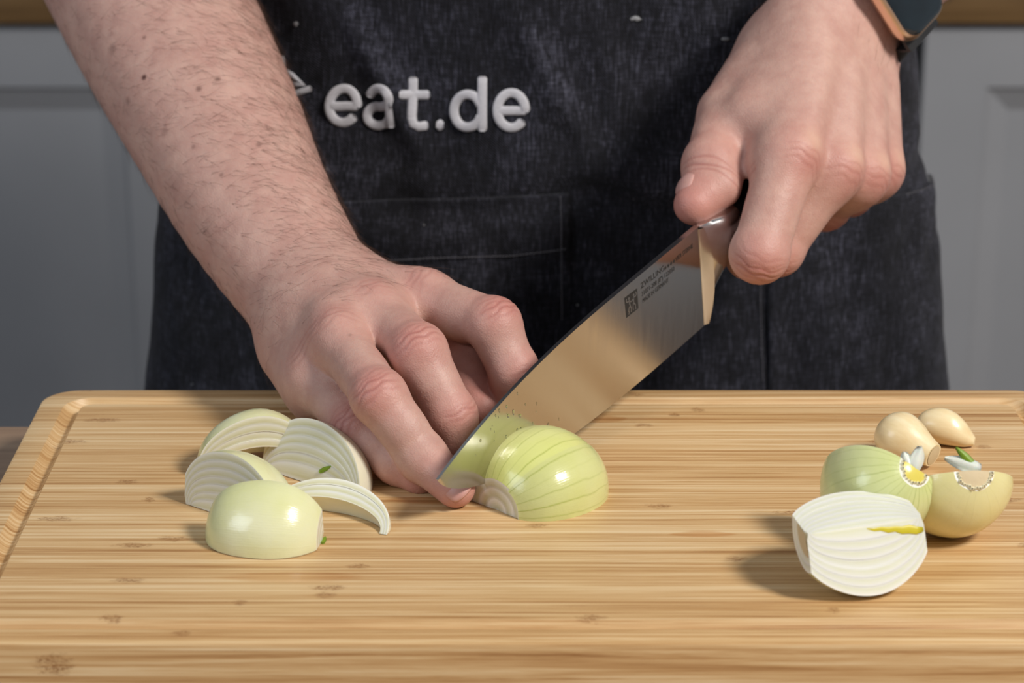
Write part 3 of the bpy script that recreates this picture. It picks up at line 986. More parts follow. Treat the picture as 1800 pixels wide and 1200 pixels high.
# short dark hair on the forearms
def grow_hair(n, seed):
    rg = np.random.default_rng(seed)
    Zp = SV[:, 1] * CS + (CAM_H - SV[:, 2]) * SN
    left = np.arange(len(SV)) < len(va)
    elbow = P(120, -290, 1.205); ax = nrm(W - elbow); tl = (SV - elbow) @ ax / np.linalg.norm(W - elbow)
    elbow2 = P(1900, -430, 1.205); ax2 = nrm(W2 - elbow2); t2 = (SV - elbow2) @ ax2 / np.linalg.norm(W2 - elbow2)
    facing = SNm @ np.array([0, -CS, SN])
    # thicker on the thumb side of the arm, thinning out over the back of the hand
    side = np.clip(SNm @ np.array([0.75, 0.1, 0.65]), 0, 1)
    wgt = np.where(left, np.interp(tl, [0, 0.25, 0.9, 1.0, 1.08], [1, 1, 1.0, 0.7, 0.0]) * (0.35 + 1.2 * side), np.interp(t2, [0, 0.5, 1.0, 1.10], [1, 1, 0.3, 0.0]) * 0.8)
    wgt = wgt * (facing > -0.45) * (SV[:, 2] < 0.30)
    idx = rg.choice(len(SV), n, p=wgt / wgt.sum())
    V = np.empty((n, 4, 3, 3)); 
    flow = np.where(left[idx][:, None], np.array([0.78, -0.10, 0.22]) + 0.35 * ax, np.array([-0.3, -0.2, -0.6]) + 0.5 * ax2)
    flow = flow + rg.normal(0, 0.26, (n, 3))
    N = SNm[idx]
    flow = flow - N * (flow * N).sum(1)[:, None]
    flow /= np.linalg.norm(flow, axis=1)[:, None] + 1e-9
    sd = np.cross(flow, N)
    ln = rg.uniform(0.006, 0.0155, n)[:, None]
    bend = rg.normal(0, 0.22, n)[:, None]; lift = rg.uniform(0.10, 0.34, n)[:, None]
    rad = rg.uniform(0.000035, 0.000065, n)
    for s in range(4):
        f = s / 3
        c = SV[idx] - N * 0.0003 + flow * ln * f + sd * bend * ln * f * f + N * ln * lift * (f * (1 - 0.45 * f) * 1.2) + np.array([0, 0, -1]) * ln * 0.05 * f * f
        r = (rad * (1 - 0.8 * f))[:, None]
        for k in range(3):
            a = 2 * math.pi * k / 3
            V[:, s, k] = c + r * (math.cos(a) * sd + math.sin(a) * N)
    base = (np.arange(n) * 12)[:, None]
    q = []
    for s in range(3):
        for k in range(3):
            k2 = (k + 1) % 3
            q.append(np.concatenate([base + s * 3 + k, base + s * 3 + k2, base + s * 3 + 3 + k2, base + s * 3 + 3 + k], 1))
    F = np.concatenate(q)
    return V.reshape(-1, 3), F
V, F = grow_hair(9500, 12)
m_hair = Mat('arm_hair')
m_hair.set(color=m_hair.mix(m_hair.noise(m_hair.coord('Object'), 40, 2), rgb(62, 40, 28), rgb(96, 66, 46)), rough=0.5, spec=0.4)
hair = link_mesh('arm_hair', V, F, m_hair.m)
hair['kind'] = 'stuff'
hair['label'] = 'short dark hair on the forearms'
keep(hair, person)

# ---------------------------------------------------------------- smartwatch on the knife hand's wrist
dF = nrm(P(1660, -160, 1.155) - P(1478, 32, 1.112))
A0 = P(1500, 10, 1.1165)
nW = 0.50 * np.array([1.0, 0, 0]) + 0.86 * cam_dir
nW = nrm(nW - dF * (nW @ dF))
dS = np.cross(dF, nW)
if dS[0] < 0: dS = -dS                              # towards the lower right
e2 = nrm(view2 - dF * (view2 @ dF)); e1 = np.cross(dF, e2)
wr = 0.0306
def wrist_r(d):
    """distance of the skin from the wrist's axis in direction d"""
    a, b = d @ e1, d @ e2
    return wr / math.sqrt(a * a + (b / 0.84) ** 2)
watch = thing('wristwatch', 'smartwatch with a gold case and black strap on the wrist of the knife hand', 'watch', A0)
m_gold = plain('watch_gold', rgb(240, 212, 186), 0.30, metal=1.0, bump=900, bs=0.03)
m_glass = Mat('watch_glass')
gn = m_glass.noise(m_glass.coord('Object'), 90, 2)
m_glass.set(color=m_glass.mix(gn, (0.004, 0.006, 0.008), (0.008, 0.016, 0.022)), rough=0.05, spec=0.7, coat=0.6, coat_rough=0.03)
m_strap = plain('strap_rubber', (0.014, 0.014, 0.015), 0.45, bump=400, bs=0.1)
CW = A0 + nW * (wrist_r(nW) + 0.0030)
def wp(s, f, o): return CW + dS * s + dF * f + nW * o
def round_slab(name, prof_, mat, parent, L, W_, r, sharp=30):
    V, F = [], []
    nn_ = None
    for ins, o in prof_:
        pts = rrect(-L / 2 + ins, L / 2 - ins, -W_ / 2 + ins, W_ / 2 - ins, max(r - ins, 0.001), 8)
        nn_ = len(pts)
        V += [wp(x, y, o) for x, y in pts]
    for i in range(len(prof_) - 1):
        for k in range(nn_):
            F.append((i * nn_ + k, i * nn_ + (k + 1) % nn_, (i + 1) * nn_ + (k + 1) % nn_, (i + 1) * nn_ + k))
    F.append(tuple(range(nn_))); F.append(tuple(range((len(prof_) - 1) * nn_, len(prof_) * nn_)))
    bm = bmesh.new()
    vs = [bm.verts.new(v) for v in V]
    for f in F:
        bm.faces.new([vs[i] for i in f])
    o = link_bm(name, bm, mat, sharp=sharp)
    keep(o, parent)
    return o
WL, WW, WR = 0.0400, 0.0345, 0.0098
case = round_slab('case', [(0.004, -0.0012), (0.0014, 0.0002), (0.0003, 0.0022), (0.0, 0.0042), (0.0003, 0.0062), (0.0012, 0.0078), (0.0022, 0.0084)], m_gold, watch, WL, WW, WR)
round_slab('screen', [(0.0020, 0.0080), (0.0022, 0.0086), (0.0032, 0.0094), (0.0050, 0.0098)], m_glass.m, watch, WL, WW, WR)
V, F = [], []
nb_ = 64
angs = np.linspace(0, 2 * math.pi, nb_, endpoint=False)
for a in angs:
    d = nrm(math.cos(a) * nW + math.sin(a) * dS)
    rr = wrist_r(d)
    if math.cos(a) > 0.72: rr = (wrist_r(nW) + 0.0012) / max(math.cos(a), 0.5) * 1.0 if abs(math.sin(a)) < 0.72 else rr
    hw = 0.0118
    for f_, o_ in ((-hw, 0.0004), (-hw, 0.0026), (-hw + 0.001, 0.0032), (hw - 0.001, 0.0032), (hw, 0.0026), (hw, 0.0004)):
        V.append(A0 + d * (rr + o_ + 0.0004) + dF * f_)
for i in range(nb_):
    for k in range(6):
        F.append((i * 6 + k, ((i + 1) % nb_) * 6 + k, ((i + 1) % nb_) * 6 + (k + 1) % 6, i * 6 + (k + 1) % 6))
bm = bmesh.new()
vs = [bm.verts.new(v) for v in V]
for f in F: bm.faces.new([vs[i] for i in f])
keep(link_bm('strap', bm, m_strap, sharp=40), watch)
V, F = tube_mesh([wp(-0.006, WW / 2 + 0.0014, 0.0038), wp(-0.006, WW / 2 - 0.001, 0.0038)], [0.0030, 0.0032], 16)
keep(link_mesh('crown', V, F, m_gold, sharp=40), case)
# ---------------------------------------------------------------- the chef's knife
KT = G(768, 840, 0.0225)                         # tip of the blade
KB = P(1225, 396, 1.038)                         # where spine and bolster meet
_L = np.linalg.norm(KT - KB)
def heel_at(z): return P(1240, 570, z)
# the heel lies at right angles below the spine: find its distance
_best = min(np.arange(1.0, 1.2, 0.0005), key=lambda z: abs(nrm(heel_at(z) - KB) @ nrm(KT - KB) - 0.075))
_n0 = nrm(heel_at(_best) - KB)
KN = _n0                                          # from spine towards the edge
KS = nrm((KT - KB) - KN * ((KT - KB) @ KN))       # along the spine towards the tip
KO = np.cross(KS, KN)                             # out of the blade
if KO @ (np.array([0, 0, CAM_H]) - KB) < 0: KO = -KO
BL = (KT - KB) @ KS; BTIP = (KT - KB) @ KN; BH = np.linalg.norm(heel_at(_best) - KB)
def K(s, n, o=0.0): return KB + KS * s + KN * n + KO * o
def blade_uv(u, v):
    """blade coordinates of photo pixel (u, v)"""
    c = np.array([0, 0, CAM_H]); d = P(u, v, 1.0) - c
    t = ((KB - c) @ KO) / (d @ KO)
    q = c + d * t - KB
    return q @ KS, q @ KN

def steel(name, rough, brushed=True, col=(0.62, 0.60, 0.57)):
    m = Mat(name)
    v = m.coord('UV', scale=(260, 1600, 1)) if False else m.coord('Object', scale=(420, 420, 60))
    n = m.noise(v, 1.0, 3, 0.6)
    r = m.math('ADD', rough - 0.04, m.math('MULTIPLY', n, 0.10))
    m.set(color=col, metal=1.0, rough=r, normal=m.bump(n, 0.035 if brushed else 0.01, 0.0004))
    return m.m
M_BLADE = steel('blade_steel', 0.20)
M_BOLSTER = steel('bolster_steel', 0.16, False, (0.66, 0.65, 0.64))
M_HANDLE = plain('handle_polymer', (0.012, 0.012, 0.013), 0.38)
M_ETCH = plain('etched_black', (0.018, 0.017, 0.016), 0.55)

knife = thing('chef_knife', "chef's knife with a steel blade and black handle, slicing into the onion", 'knife', K(0.05, 0.02))
# blade: spine and edge curves sampled along its length, wedge-shaped section
ns = 64
def spine_n(t):  return BTIP * max(0.0, (t - 0.30) / 0.70) ** 2.6 + 0.0006 * t
def edge_n(t):
    if t >= 1: return spine_n(1.0)
    return BTIP + (BH - BTIP) * (1 - t ** 3.2) ** 0.62 if t > 0 else BH
rows = []
for i in range(ns + 1):
    t = 1 - (1 - i / ns) ** 1.35
    s = BL * t
    a, b = spine_n(t), max(edge_n(t), spine_n(t) + 0.0002)
    th = 0.00125 * (1 - t) + 0.00055 * t
    rows.append((s, a, b, th))
V, F = [], []
m = 6
for s, a, b, th in rows:
    ring = []
    for k in range(m + 1):
        f = k / m
        ring.append(K(s, a + (b - a) * f, th * (1 - f) ** 0.9 + 0.00006))
    for k in range(m, -1, -1):
        f = k / m
        ring.append(K(s, a + (b - a) * f, -(th * (1 - f) ** 0.9 + 0.00006)))
    V += ring
M2 = 2 * (m + 1)
for i in range(len(rows) - 1):
    for k in range(M2):
        k2 = (k + 1) % M2
        F.append((i * M2 + k, i * M2 + k2, (i + 1) * M2 + k2, (i + 1) * M2 + k))
F.append(tuple(range(M2))); F.append(tuple(reversed(range((len(rows) - 1) * M2, len(rows) * M2))))
bl = link_mesh('blade', V, F, M_BLADE, sharp=25)
keep(bl, knife)
# bolster: thick at the handle, running out along the heel with a ground facet against the blade
V, F = [], []
bst = []
BLEN = 0.0235
for i in range(13):
    f = i / 12
    s = -BLEN * f
    bot = BH * 1.0 + (0.0225 - BH) * (f ** 0.55 if f > 0 else 0) if f > 0 else BH
    th = 0.0013 + (0.0088 - 0.0013) * min(1.0, f / 0.55) ** 0.8
    bst.append((s, 0.0, bot, th))
for s, a, b, th in bst:
    ring = []
    for k in range(20):
        ang = 2 * math.pi * k / 20
        e = 0.55
        cx = math.copysign(abs(math.cos(ang)) ** e, math.cos(ang)); sx = math.copysign(abs(math.sin(ang)) ** e, math.sin(ang))
        lo = (1 - (0.5 + 0.5 * cx)) # 0 at bottom
        ring.append(K(s + 0.004 * (0.5 + 0.5 * cx) * 0 , (a + b) / 2 + cx * (b - a) / 2, sx * th * (1 - 0.55 * (0.5 + 0.5 * cx) ** 2 * (1 if b > 0.026 else 0.3))))
    V += ring
for i in range(len(bst) - 1):
    for k in range(20):
        F.append((i * 20 + k, i * 20 + (k + 1) % 20, (i + 1) * 20 + (k + 1) % 20, (i + 1) * 20 + k))
F.append(tuple(range(20))); F.append(tuple(reversed(range((len(bst) - 1) * 20, len(bst) * 20))))
bo = link_mesh('bolster', V, F, M_BOLSTER, sharp=40)
keep(bo, knife)
# ground facet: slim crescent plate between blade face and bolster
def face_h(s, n):
    f = min(max(n / BH, 0), 1)
    return 0.00125 * (1 - f) ** 0.9 + 0.00006
V, F = [], []
for i in range(17):
    f = i / 16
    n_ = 0.0012 + (BH - 0.0016) * f
    w = 0.0042 * math.sin(math.pi * (0.04 + 0.94 * f)) ** 0.75 + 0.0003
    V += [K(0.0012, n_, face_h(0.0012, n_) + 0.0001), K(0.0, n_, face_h(0.0, n_) + 0.0009), K(-w, n_, face_h(0.0, n_) + 0.0009 + 0.55 * w)]
for i in range(16):
    for k in range(2):
        F.append((i * 3 + k, i * 3 + k + 1, i * 3 + 3 + k + 1, i * 3 + 3 + k))
V0 = len(V)
V += [v - KO * 0.0020 for v in V]
F += [tuple(reversed([V0 + i for i in f])) for f in F[:32]]
for i in range(16):
    F.append((i * 3, i * 3 + 3, V0 + i * 3 + 3, V0 + i * 3)); F.append((i * 3 + 2, V0 + i * 3 + 2, V0 + i * 3 + 5, i * 3 + 5))
fc = link_mesh('ground_facet', V, F, M_BLADE, sharp=30)
keep(fc, bo)
# handle
V, F = [], []
hs = [(0.0, 0.0112, 0.0090), (0.03, 0.0110, 0.0092), (0.06, 0.0118, 0.0095), (0.09, 0.0115, 0.0092), (0.112, 0.0128, 0.0092), (0.1195, 0.0122, 0.0085), (0.1215, 0.0105, 0.0070)]
for d, hh, th in hs:
    for k in range(20):
        ang = 2 * math.pi * k / 20
        e = 0.62
        cx = math.copysign(abs(math.cos(ang)) ** e, math.cos(ang)); sx = math.copysign(abs(math.sin(ang)) ** e, math.sin(ang))
        V.append(K(-BLEN - d, 0.0112 + cx * hh, sx * th))
for i in range(len(hs) - 1):
    for k in range(20):
        F.append((i * 20 + k, i * 20 + (k + 1) % 20, (i + 1) * 20 + (k + 1) % 20, (i + 1) * 20 + k))
F.append(tuple(range(20))); F.append(tuple(reversed(range((len(hs) - 1) * 20, len(hs) * 20))))
ha = link_mesh('handle', V, F, M_HANDLE, sharp=40)
keep(ha, knife)

# etched lettering and maker's mark on the blade face
def text_mesh(body, size=1.0):
    cu = bpy.data.curves.new('lettering', 'FONT')
    cu.body = body
    cu.size = size
    cu.resolution_u = 3
    o = bpy.data.objects.new('lettering', cu)
    COL.objects.link(o)
    bpy.context.view_layer.update()
    me = bpy.data.meshes.new_from_object(o.evaluated_get(bpy.context.evaluated_depsgraph_get()))
    COL.objects.unlink(o); bpy.data.objects.remove(o); bpy.data.curves.remove(cu)
    v = [tuple(k.co) for k in me.vertices]; f = [tuple(p.vertices) for p in me.polygons]
    bpy.data.meshes.remove(me)
    return np.array(v), f
def face_o(s, n):
    """height of the blade's near face above its middle plane"""
    t = min(max(s / BL, 0), 1)
    a, b = spine_n(t), edge_n(t)
    f = min(max((n - a) / (b - a), 0), 1)
    return (0.00125 * (1 - t) + 0.00055 * t) * (1 - f) ** 0.9 + 0.00006
def on_blade(pts2, faces, name, mat=None, lift=0.00007, parent=None):
    V = [K(s, n, face_o(s, n) + lift) for s, n in pts2]
    o = link_mesh(name, V, faces, mat or M_ETCH, smooth=False)
    keep(o, parent or bl)
    return o
def star(cx, cy, r):
    pts = []
    for k in range(10):
        a = math.pi / 2 + k * math.pi / 5
        q = r if k % 2 == 0 else r * 0.42
        pts.append((cx + q * math.cos(a), cy + q * math.sin(a)))
    return pts
def lettering(body, p0, p1, hgt, name, stars_after=None):
    """text running from photo pixel p0 to p1 along the blade, capital height hgt metres"""
    s0, n0 = blade_uv(*p0); s1, n1 = blade_uv(*p1)
    d = np.array([s1 - s0, n1 - n0]); L = np.linalg.norm(d); d /= L
    up = np.array([-d[1], d[0]])
    if up[1] > 0: up = -up
    v, f = text_mesh(body)
    x0, x1 = v[:, 0].min(), v[:, 0].max()
    y0, y1 = 0.0, 0.70
    pts = [np.array([s0, n0]) + d * (p[0] - x0) / (x1 - x0) * L + up * (p[1] - y0) / (y1 - y0) * hgt for p in v]
    return on_blade(pts, f, name)
lettering('ZWILLING', (1123, 507), (1164, 474), 0.0026, 'lettering')
lettering('VIER STERNE', (1184, 459), (1214, 434), 0.0021, 'lettering')
lettering('31071-200 (8") 122050', (1125, 520), (1182, 474), 0.0021, 'lettering')
lettering('MADE IN GERMANY', (1127, 532), (1172, 494), 0.0021, 'lettering')
s0, n0 = blade_uv(1166, 470); s1, n1 = blade_uv(1181, 458)
SP, SF = [], []
for k in range(4):
    f = k / 3
    base = len(SP)
    c = (s0 + (s1 - s0) * f, n0 + (n1 - n0) * f)
    SP += star(c[0], c[1], 0.00115) + [c]
    SF += [(base + 10, base + j, base + (j + 1) % 10) for j in range(10)]
on_blade(SP, SF, 'stars')
# square maker's mark: two stick figures arm in arm on a dark field
q = [blade_uv(*p) for p in ((1094, 523), (1116, 506), (1119, 541), (1098, 558))]
def bil(x, y):
    a = np.array(q[3]) + (np.array(q[2]) - np.array(q[3])) * x
    b = np.array(q[0]) + (np.array(q[1]) - np.array(q[0])) * x
    return tuple(a + (b - a) * y)
gp = [bil(i / 6, j / 6) for j in range(7) for i in range(7)]
mark = on_blade(gp, [(j * 7 + i, j * 7 + i + 1, j * 7 + i + 8, j * 7 + i + 7) for j in range(6) for i in range(6)], 'maker_mark')
FP, FF = [], []
def stroke(pts, w):
    for (x0, y0), (x1, y1) in zip(pts[:-1], pts[1:]):
        dx, dy = x1 - x0, y1 - y0
        l = math.hypot(dx, dy) or 1
        ox, oy = -dy / l * w, dx / l * w
        b = len(FP)
        FP.extend([bil(x0 + ox, y0 + oy), bil(x1 + ox, y1 + oy), bil(x1 - ox, y1 - oy), bil(x0 - ox, y0 - oy)])
        FF.append((b, b + 1, b + 2, b + 3))
def disc(x, y, r):
    b = len(FP)
    FP.extend([bil(x + r * math.cos(a * math.pi / 4), y + r * math.sin(a * math.pi / 4)) for a in range(8)])
    FF.append(tuple(range(b, b + 8)))
for sx in (-1, 1):
    c = 0.5 + sx * 0.19
    disc(c, 0.83, 0.065)
    stroke([(c, 0.76), (c - sx * 0.05, 0.45)], 0.045)
    stroke([(c - sx * 0.05, 0.47), (c + sx * 0.10, 0.28), (c + sx * 0.05, 0.10), (c + sx * 0.14, 0.10)], 0.035)
    stroke([(c - sx * 0.05, 0.47), (c - sx * 0.12, 0.28), (c - sx * 0.10, 0.10)], 0.035)
    stroke([(c, 0.70), (c + sx * 0.20, 0.72), (c + sx * 0.20, 0.90)], 0.032)
    stroke([(c, 0.68), (0.5, 0.60)], 0.032)
on_blade(FP, FF, 'maker_mark_figures', M_BLADE, lift=0.00012)
tag(mark, 'dark square mark with two small figures')
# beads of onion juice on the blade near its tip
rd = random.Random(5)
DV, DF = [], []
for k in range(50):
    u = rd.gauss(880, 50); v = rd.gauss(735, 40)
    s, n = blade_uv(u, v)
    t = s / BL
    if not (0.02 < t < 0.97 and spine_n(t) + 0.002 < n < edge_n(t) - 0.002): continue
    r = rd.choice((0.0003, 0.00045, 0.0006, 0.0008)); el = rd.uniform(0.8, 2.2)
    b = len(DV)
    o0 = face_o(s, n)
    for ring, (rr, hh) in enumerate(((1, -0.00005), (0.75, 0.00016), (0.35, 0.00026))):
        for j in range(7):
            a = j * 2 * math.pi / 7
            DV.append(K(s + rr * r * math.cos(a) * 0.8, n + rr * r * el * math.sin(a), o0 + hh * r / 0.0006))
    DV.append(K(s, n, o0 + 0.00029 * r / 0.0006))
    for ring in range(2):
        for j in range(7):
            DF.append((b + ring * 7 + j, b + ring * 7 + (j + 1) % 7, b + ring * 7 + 7 + (j + 1) % 7, b + ring * 7 + 7 + j))
    DF += [(b + 14 + j, b + 14 + (j + 1) % 7, b + 21) for j in range(7)]
mw = Mat('onion_juice')
mw.set(color=(0.9, 0.95, 0.85), rough=0.04, trans=1.0, ior=1.34, normal=mw.bump(mw.noise(mw.coord('Object'), 900, 2), 0.05, 0.0001))
dr = link_mesh('juice_droplets', DV, DF, mw.m)
dr['kind'] = 'stuff'
keep(dr, bl)
# ---------------------------------------------------------------- onions, cut in halves, quarters and wedges
def peel_material(name, base, low, vein, nv, vein_amt, root_bias, gloss=0.22):
    """outer face of an onion layer: pale flesh with green veins running from root to neck"""
    m = Mat(name)
    at = m.attr('oni')
    sp = m.n('SeparateColor')
    m.l(at.outputs['Color'], sp.inputs[0])
    phi, t, band = sp.outputs
    v = m.coord('Object')
    wob = m.noise(v, 60, 3, 0.55)
    blot = m.noise(v, 38, 3, 0.5)
    col = m.mix(m.ramp(blot, [(0.35, (0, 0, 0)), (0.68, (1, 1, 1))]), base, low)
    x = m.math('ADD', m.math('MULTIPLY', phi, nv), m.math('MULTIPLY', wob, 0.7))
    d = m.math('ABSOLUTE', m.math('SUBTRACT', m.math('FRACT', x), 0.5))
    ln = m.ramp(d, [(0.0, (1, 1, 1)), (0.045, (0.45, 0.45, 0.45)), (0.13, (0, 0, 0))])
    cell = m.math('FLOOR', x)
    wn = m.n('TexWhiteNoise', noise_dimensions='1D')
    m.l(cell, wn.inputs['W'])
    ln = m.math('MULTIPLY', ln, m.math('ADD', 0.25, m.math('MULTIPLY', wn.outputs['Value'], 0.9)))
    if root_bias > 0:
        fade = m.ramp(t, [(0.0, (1, 1, 1)), (0.25, (0.85, 0.85, 0.85)), (0.6, (0.35, 0.35, 0.35)), (1.0, (0.25, 0.25, 0.25))])
    elif root_bias < 0:
        fade = m.ramp(t, [(0.0, (0.05, 0.05, 0.05)), (0.5, (0.15, 0.15, 0.15)), (1.0, (1, 1, 1))])
    else:
        fade = m.ramp(t, [(0.0, (0.5, 0.5, 0.5)), (1.0, (0.5, 0.5, 0.5))])
    col = m.mix(m.math('MULTIPLY', m.math('MULTIPLY', fade, 0.45), abs(root_bias)), col, vein)
    col = m.mix(m.math('MULTIPLY', m.math('MULTIPLY', ln, fade), vein_amt), col, tuple(c * 0.72 for c in vein))
    fine = m.math('MULTIPLY', m.math('ADD', m.math('MULTIPLY', phi, nv * 6), m.math('MULTIPLY', wob, 2.0)), 6.283)
    h = m.math('ADD', m.math('MULTIPLY', m.math('SINE', fine), 0.07), m.math('MULTIPLY', m.noise(v, 110, 4, 0.62), 3.4))
    h = m.math('SUBTRACT', h, m.math('MULTIPLY', ln, 0.4))
    m.set(color=col, rough=gloss, spec=0.55, sss=0.28, sss_scale=0.004, sss_r=(1.0, 0.95, 0.55), coat=0.25, coat_rough=0.08,
          normal=m.bump(h, 0.16, 0.0005))
    return m.m

def flesh_material(name, white, glassy):
    """cut face: white towards the rim of each layer, glassier in its middle"""
    m = Mat(name)
    at = m.attr('oni')
    sp = m.n('SeparateColor')
    m.l(at.outputs['Color'], sp.inputs[0])
    phi, t, band = sp.outputs
    v = m.coord('Object')
    f = m.ramp(band, [(0.0, (0.15, 0.15, 0.15)), (0.25, (1, 1, 1)), (0.6, (0.6, 0.6, 0.6)), (0.9, (0, 0, 0)), (1.0, (0.35, 0.35, 0.35))])
    n = m.noise(m.coord('Object', scale=(60, 500, 500)), 1.0, 3, 0.6)
    f = m.math('MULTIPLY', f, m.math('ADD', 0.55, m.math('MULTIPLY', n, 0.8)), clamp=True)
    col = m.mix(f, white, glassy)
    m.set(color=col, rough=0.30, spec=0.5, sss=0.30, sss_scale=0.004, sss_r=(1.0, 0.95, 0.6),
          normal=m.bump(n, 0.16, 0.0004))
    return m.m

PEEL_GREEN = peel_material('onion_peel_green', rgb(232, 228, 164), rgb(226, 224, 148), rgb(186, 198, 82), 30, 0.8, 0.9)
PEEL_PALE = peel_material('onion_peel_pale', rgb(231, 229, 190), rgb(222, 221, 165), rgb(196, 204, 122), 26, 0.10, 0.4)
PEEL_WHITE = peel_material('onion_peel_white', rgb(234, 230, 208), rgb(228, 224, 192), rgb(214, 214, 170), 26, 0.12, 0.3)
PEEL_NECK = peel_material('onion_peel_neck', rgb(224, 224, 176), rgb(216, 218, 158), rgb(176, 192, 96), 30, 0.9, -1.0)
PEEL_CREAM = peel_material('onion_peel_cream', rgb(230, 220, 164), rgb(226, 214, 150), rgb(214, 206, 130), 26, 0.10, -0.3)
FLESH = flesh_material('onion_flesh', rgb(243, 241, 228), rgb(215, 211, 170))
FLESH_WHITE = flesh_material('onion_flesh_white', rgb(240, 238, 228), rgb(224, 224, 196))
M_SHOOT = plain('onion_shoot', rgb(206, 190, 40), 0.4, bump=200)
M_SPROUT = plain('green_sprout', rgb(120, 150, 30), 0.45, bump=200)
M_ROOT = plain('root_plate', rgb(206, 186, 148), 0.6, bump=500, bs=0.4)

def layer_mesh(R, A, s1, s0, p0, p1, c0, c1, nphi=26, nt=26, pw=0.85, squash=1.0, lump=0.0):
    """one onion layer between scales s0 < s1, between angles p0..p1 about the x axis, trimmed at x = c0, c1"""
    def prof(s):
        ax = A * (0.72 + 0.28 * s)
        t0 = math.acos(max(-1, min(1, -c0 / ax))) / math.pi if abs(c0) < ax else 0.0
        t1 = math.acos(max(-1, min(1, -c1 / ax))) / math.pi if abs(c1) < ax else 1.0
        out = []
        for k in range(nt + 1):
            t = t0 + (t1 - t0) * k / nt
            r = R * s * max(math.sin(math.pi * t), 0.0) ** pw
            # the neck runs out to a point
            r *= 1 + 0.018 * math.sin(5.1 * t + lump) + 0.012 * math.sin(11.3 * t + 2 * lump)
            if t > 0.5: r *= 1 - 0.22 * ((t - 0.5) / 0.5) ** 2 * (1 if c1 >= ax * 0.98 else 0.6)
            out.append((-ax * math.cos(math.pi * t), r, k / nt))
        return out
    po = prof(s1)
    pi = prof(s0) if s0 > 0.001 else [(x, 0.00002, t) for x, r, t in prof(max(s1 * 0.5, 0.02))]
    bands = [0.0, 0.3, 0.7, 1.0]
    V, C, F, MI = [], [], [], []
    def vid(x, r, ph, t, b):
        rr = r * (1 + 0.022 * math.sin(2.6 * ph + 1.7 * lump + 1.5 * t) + 0.010 * math.sin(5.3 * ph + lump)); V.append((x, rr * math.cos(ph), rr * math.sin(ph) * squash)); C.append((ph / (2 * math.pi) % 1.0, t, b, 1)); return len(V) - 1
    def grid(fn, na, nb, mi, flip):
        ids = [[fn(i, j) for j in range(nb + 1)] for i in range(na + 1)]
        for i in range(na):
            for j in range(nb):
                f = (ids[i][j], ids[i + 1][j], ids[i + 1][j + 1], ids[i][j + 1])
                F.append(tuple(reversed(f)) if flip else f); MI.append(mi)
    ph = lambda i: p0 + (p1 - p0) * i / nphi
    full = abs(p1 - p0) > 6.28
    grid(lambda i, j: vid(po[j][0], po[j][1], ph(i), po[j][2], 1.0), nphi, nt, 0, True)     # outer
    if s0 > 0.001:
        grid(lambda i, j: vid(pi[j][0], pi[j][1], ph(i), pi[j][2], 0.0), nphi, nt, 2, False)    # inner
    for p, fl in ((p0, True), (p1, False)):
        grid(lambda i, j: vid(pi[j][0] + (po[j][0] - pi[j][0]) * bands[i], pi[j][1] + (po[j][1] - pi[j][1]) * bands[i], p, po[j][2], bands[i]), 3, nt, 1, not fl)
    for j, fl in ((0, True), (nt, False)):
        grid(lambda a, i: vid(pi[j][0] + (po[j][0] - pi[j][0]) * bands[a], pi[j][1] + (po[j][1] - pi[j][1]) * bands[a], ph(i), po[j][2], bands[a]), 3, nphi, 1, fl)
    return V, F, C, MI

def frame(axis, mid):
    """matrix whose x is the onion's axis (root to neck) and whose y points at angle 0"""
    a = nrm(axis); m = nrm(np.asarray(mid, float) - a * (np.asarray(mid, float) @ a)); n = np.cross(a, m)
    return np.column_stack([a, m, n])

def onion_piece(name, label, R, A, axis, up, p0, p1, at, cuts=(-0.9, 1.0), scales=(1, .87, .74, .61, .48, .34, .2, 0), peel=None, flesh=None, seed=1, jitter=0.014, group=None, ground=True, squash=1.0, pw=0.85):
    rd = random.Random(seed)
    M = frame(axis, up)
    t = thing(name, label, 'onion', (0, 0, 0), group)
    kids, lowest = [], 1e9
    for i in range(len(scales) - 1):
        s1, s0 = scales[i] - (0.0006 if i else 0), scales[i + 1]
        j0, j1 = rd.uniform(-jitter, jitter), rd.uniform(-jitter, jitter)
        V, F, C, MI = layer_mesh(R, A, s1, s0, p0 + j0, p1 + j1, cuts[0] * A, cuts[1] * A, squash=squash, pw=pw, lump=seed * 1.3)
        me = bpy.data.meshes.new('layer')
        me.from_pydata(V, [], F)
        me.materials.append(peel or PEEL_PALE); me.materials.append(flesh or FLESH); me.materials.append(PEEL_WHITE if i else (flesh or FLESH))
        if i: me.materials[0] = PEEL_WHITE
        me.polygons.foreach_set('material_index', MI)
        me.polygons.foreach_set('use_smooth', [True] * len(F))
        ca = me.color_attributes.new('oni', 'FLOAT_COLOR', 'POINT')
        ca.data.foreach_set('color', np.array(C, np.float32).ravel())
        me.update()
        o = bpy.data.objects.new('layer', me)
        COL.objects.link(o)
        o.parent = t
        kids.append(o)
        W_ = np.array(V) @ M.T
        lowest = min(lowest, W_[:, 2].min())
    loc = np.asarray(at, float).copy()
    if ground:
        loc[2] = -lowest + 0.0001
    t.matrix_world = Matrix([[*M[0], loc[0]], [*M[1], loc[1]], [*M[2], loc[2]], [0, 0, 0, 1]])
    t['_'] = 0; del t['_']
    return t, M, loc

D = math.radians
GW = 'onion wedges heaped at the left of the board'
GH = 'onion pieces at the right of the board'
# the half being sliced, flat side down, root end towards the left front
c0 = G(873, 897)
AX = nrm((0.69, 0.72, 0))
half, HM, HL = onion_piece('onion_half', 'green-veined onion half lying flat under the knife blade', 0.0278, 0.0270, AX, (0, 0, 1), D(-90), D(90),
                  c0 + AX * 0.0245, cuts=(-0.91, 1.0), peel=PEEL_GREEN, seed=2, jitter=0.0)

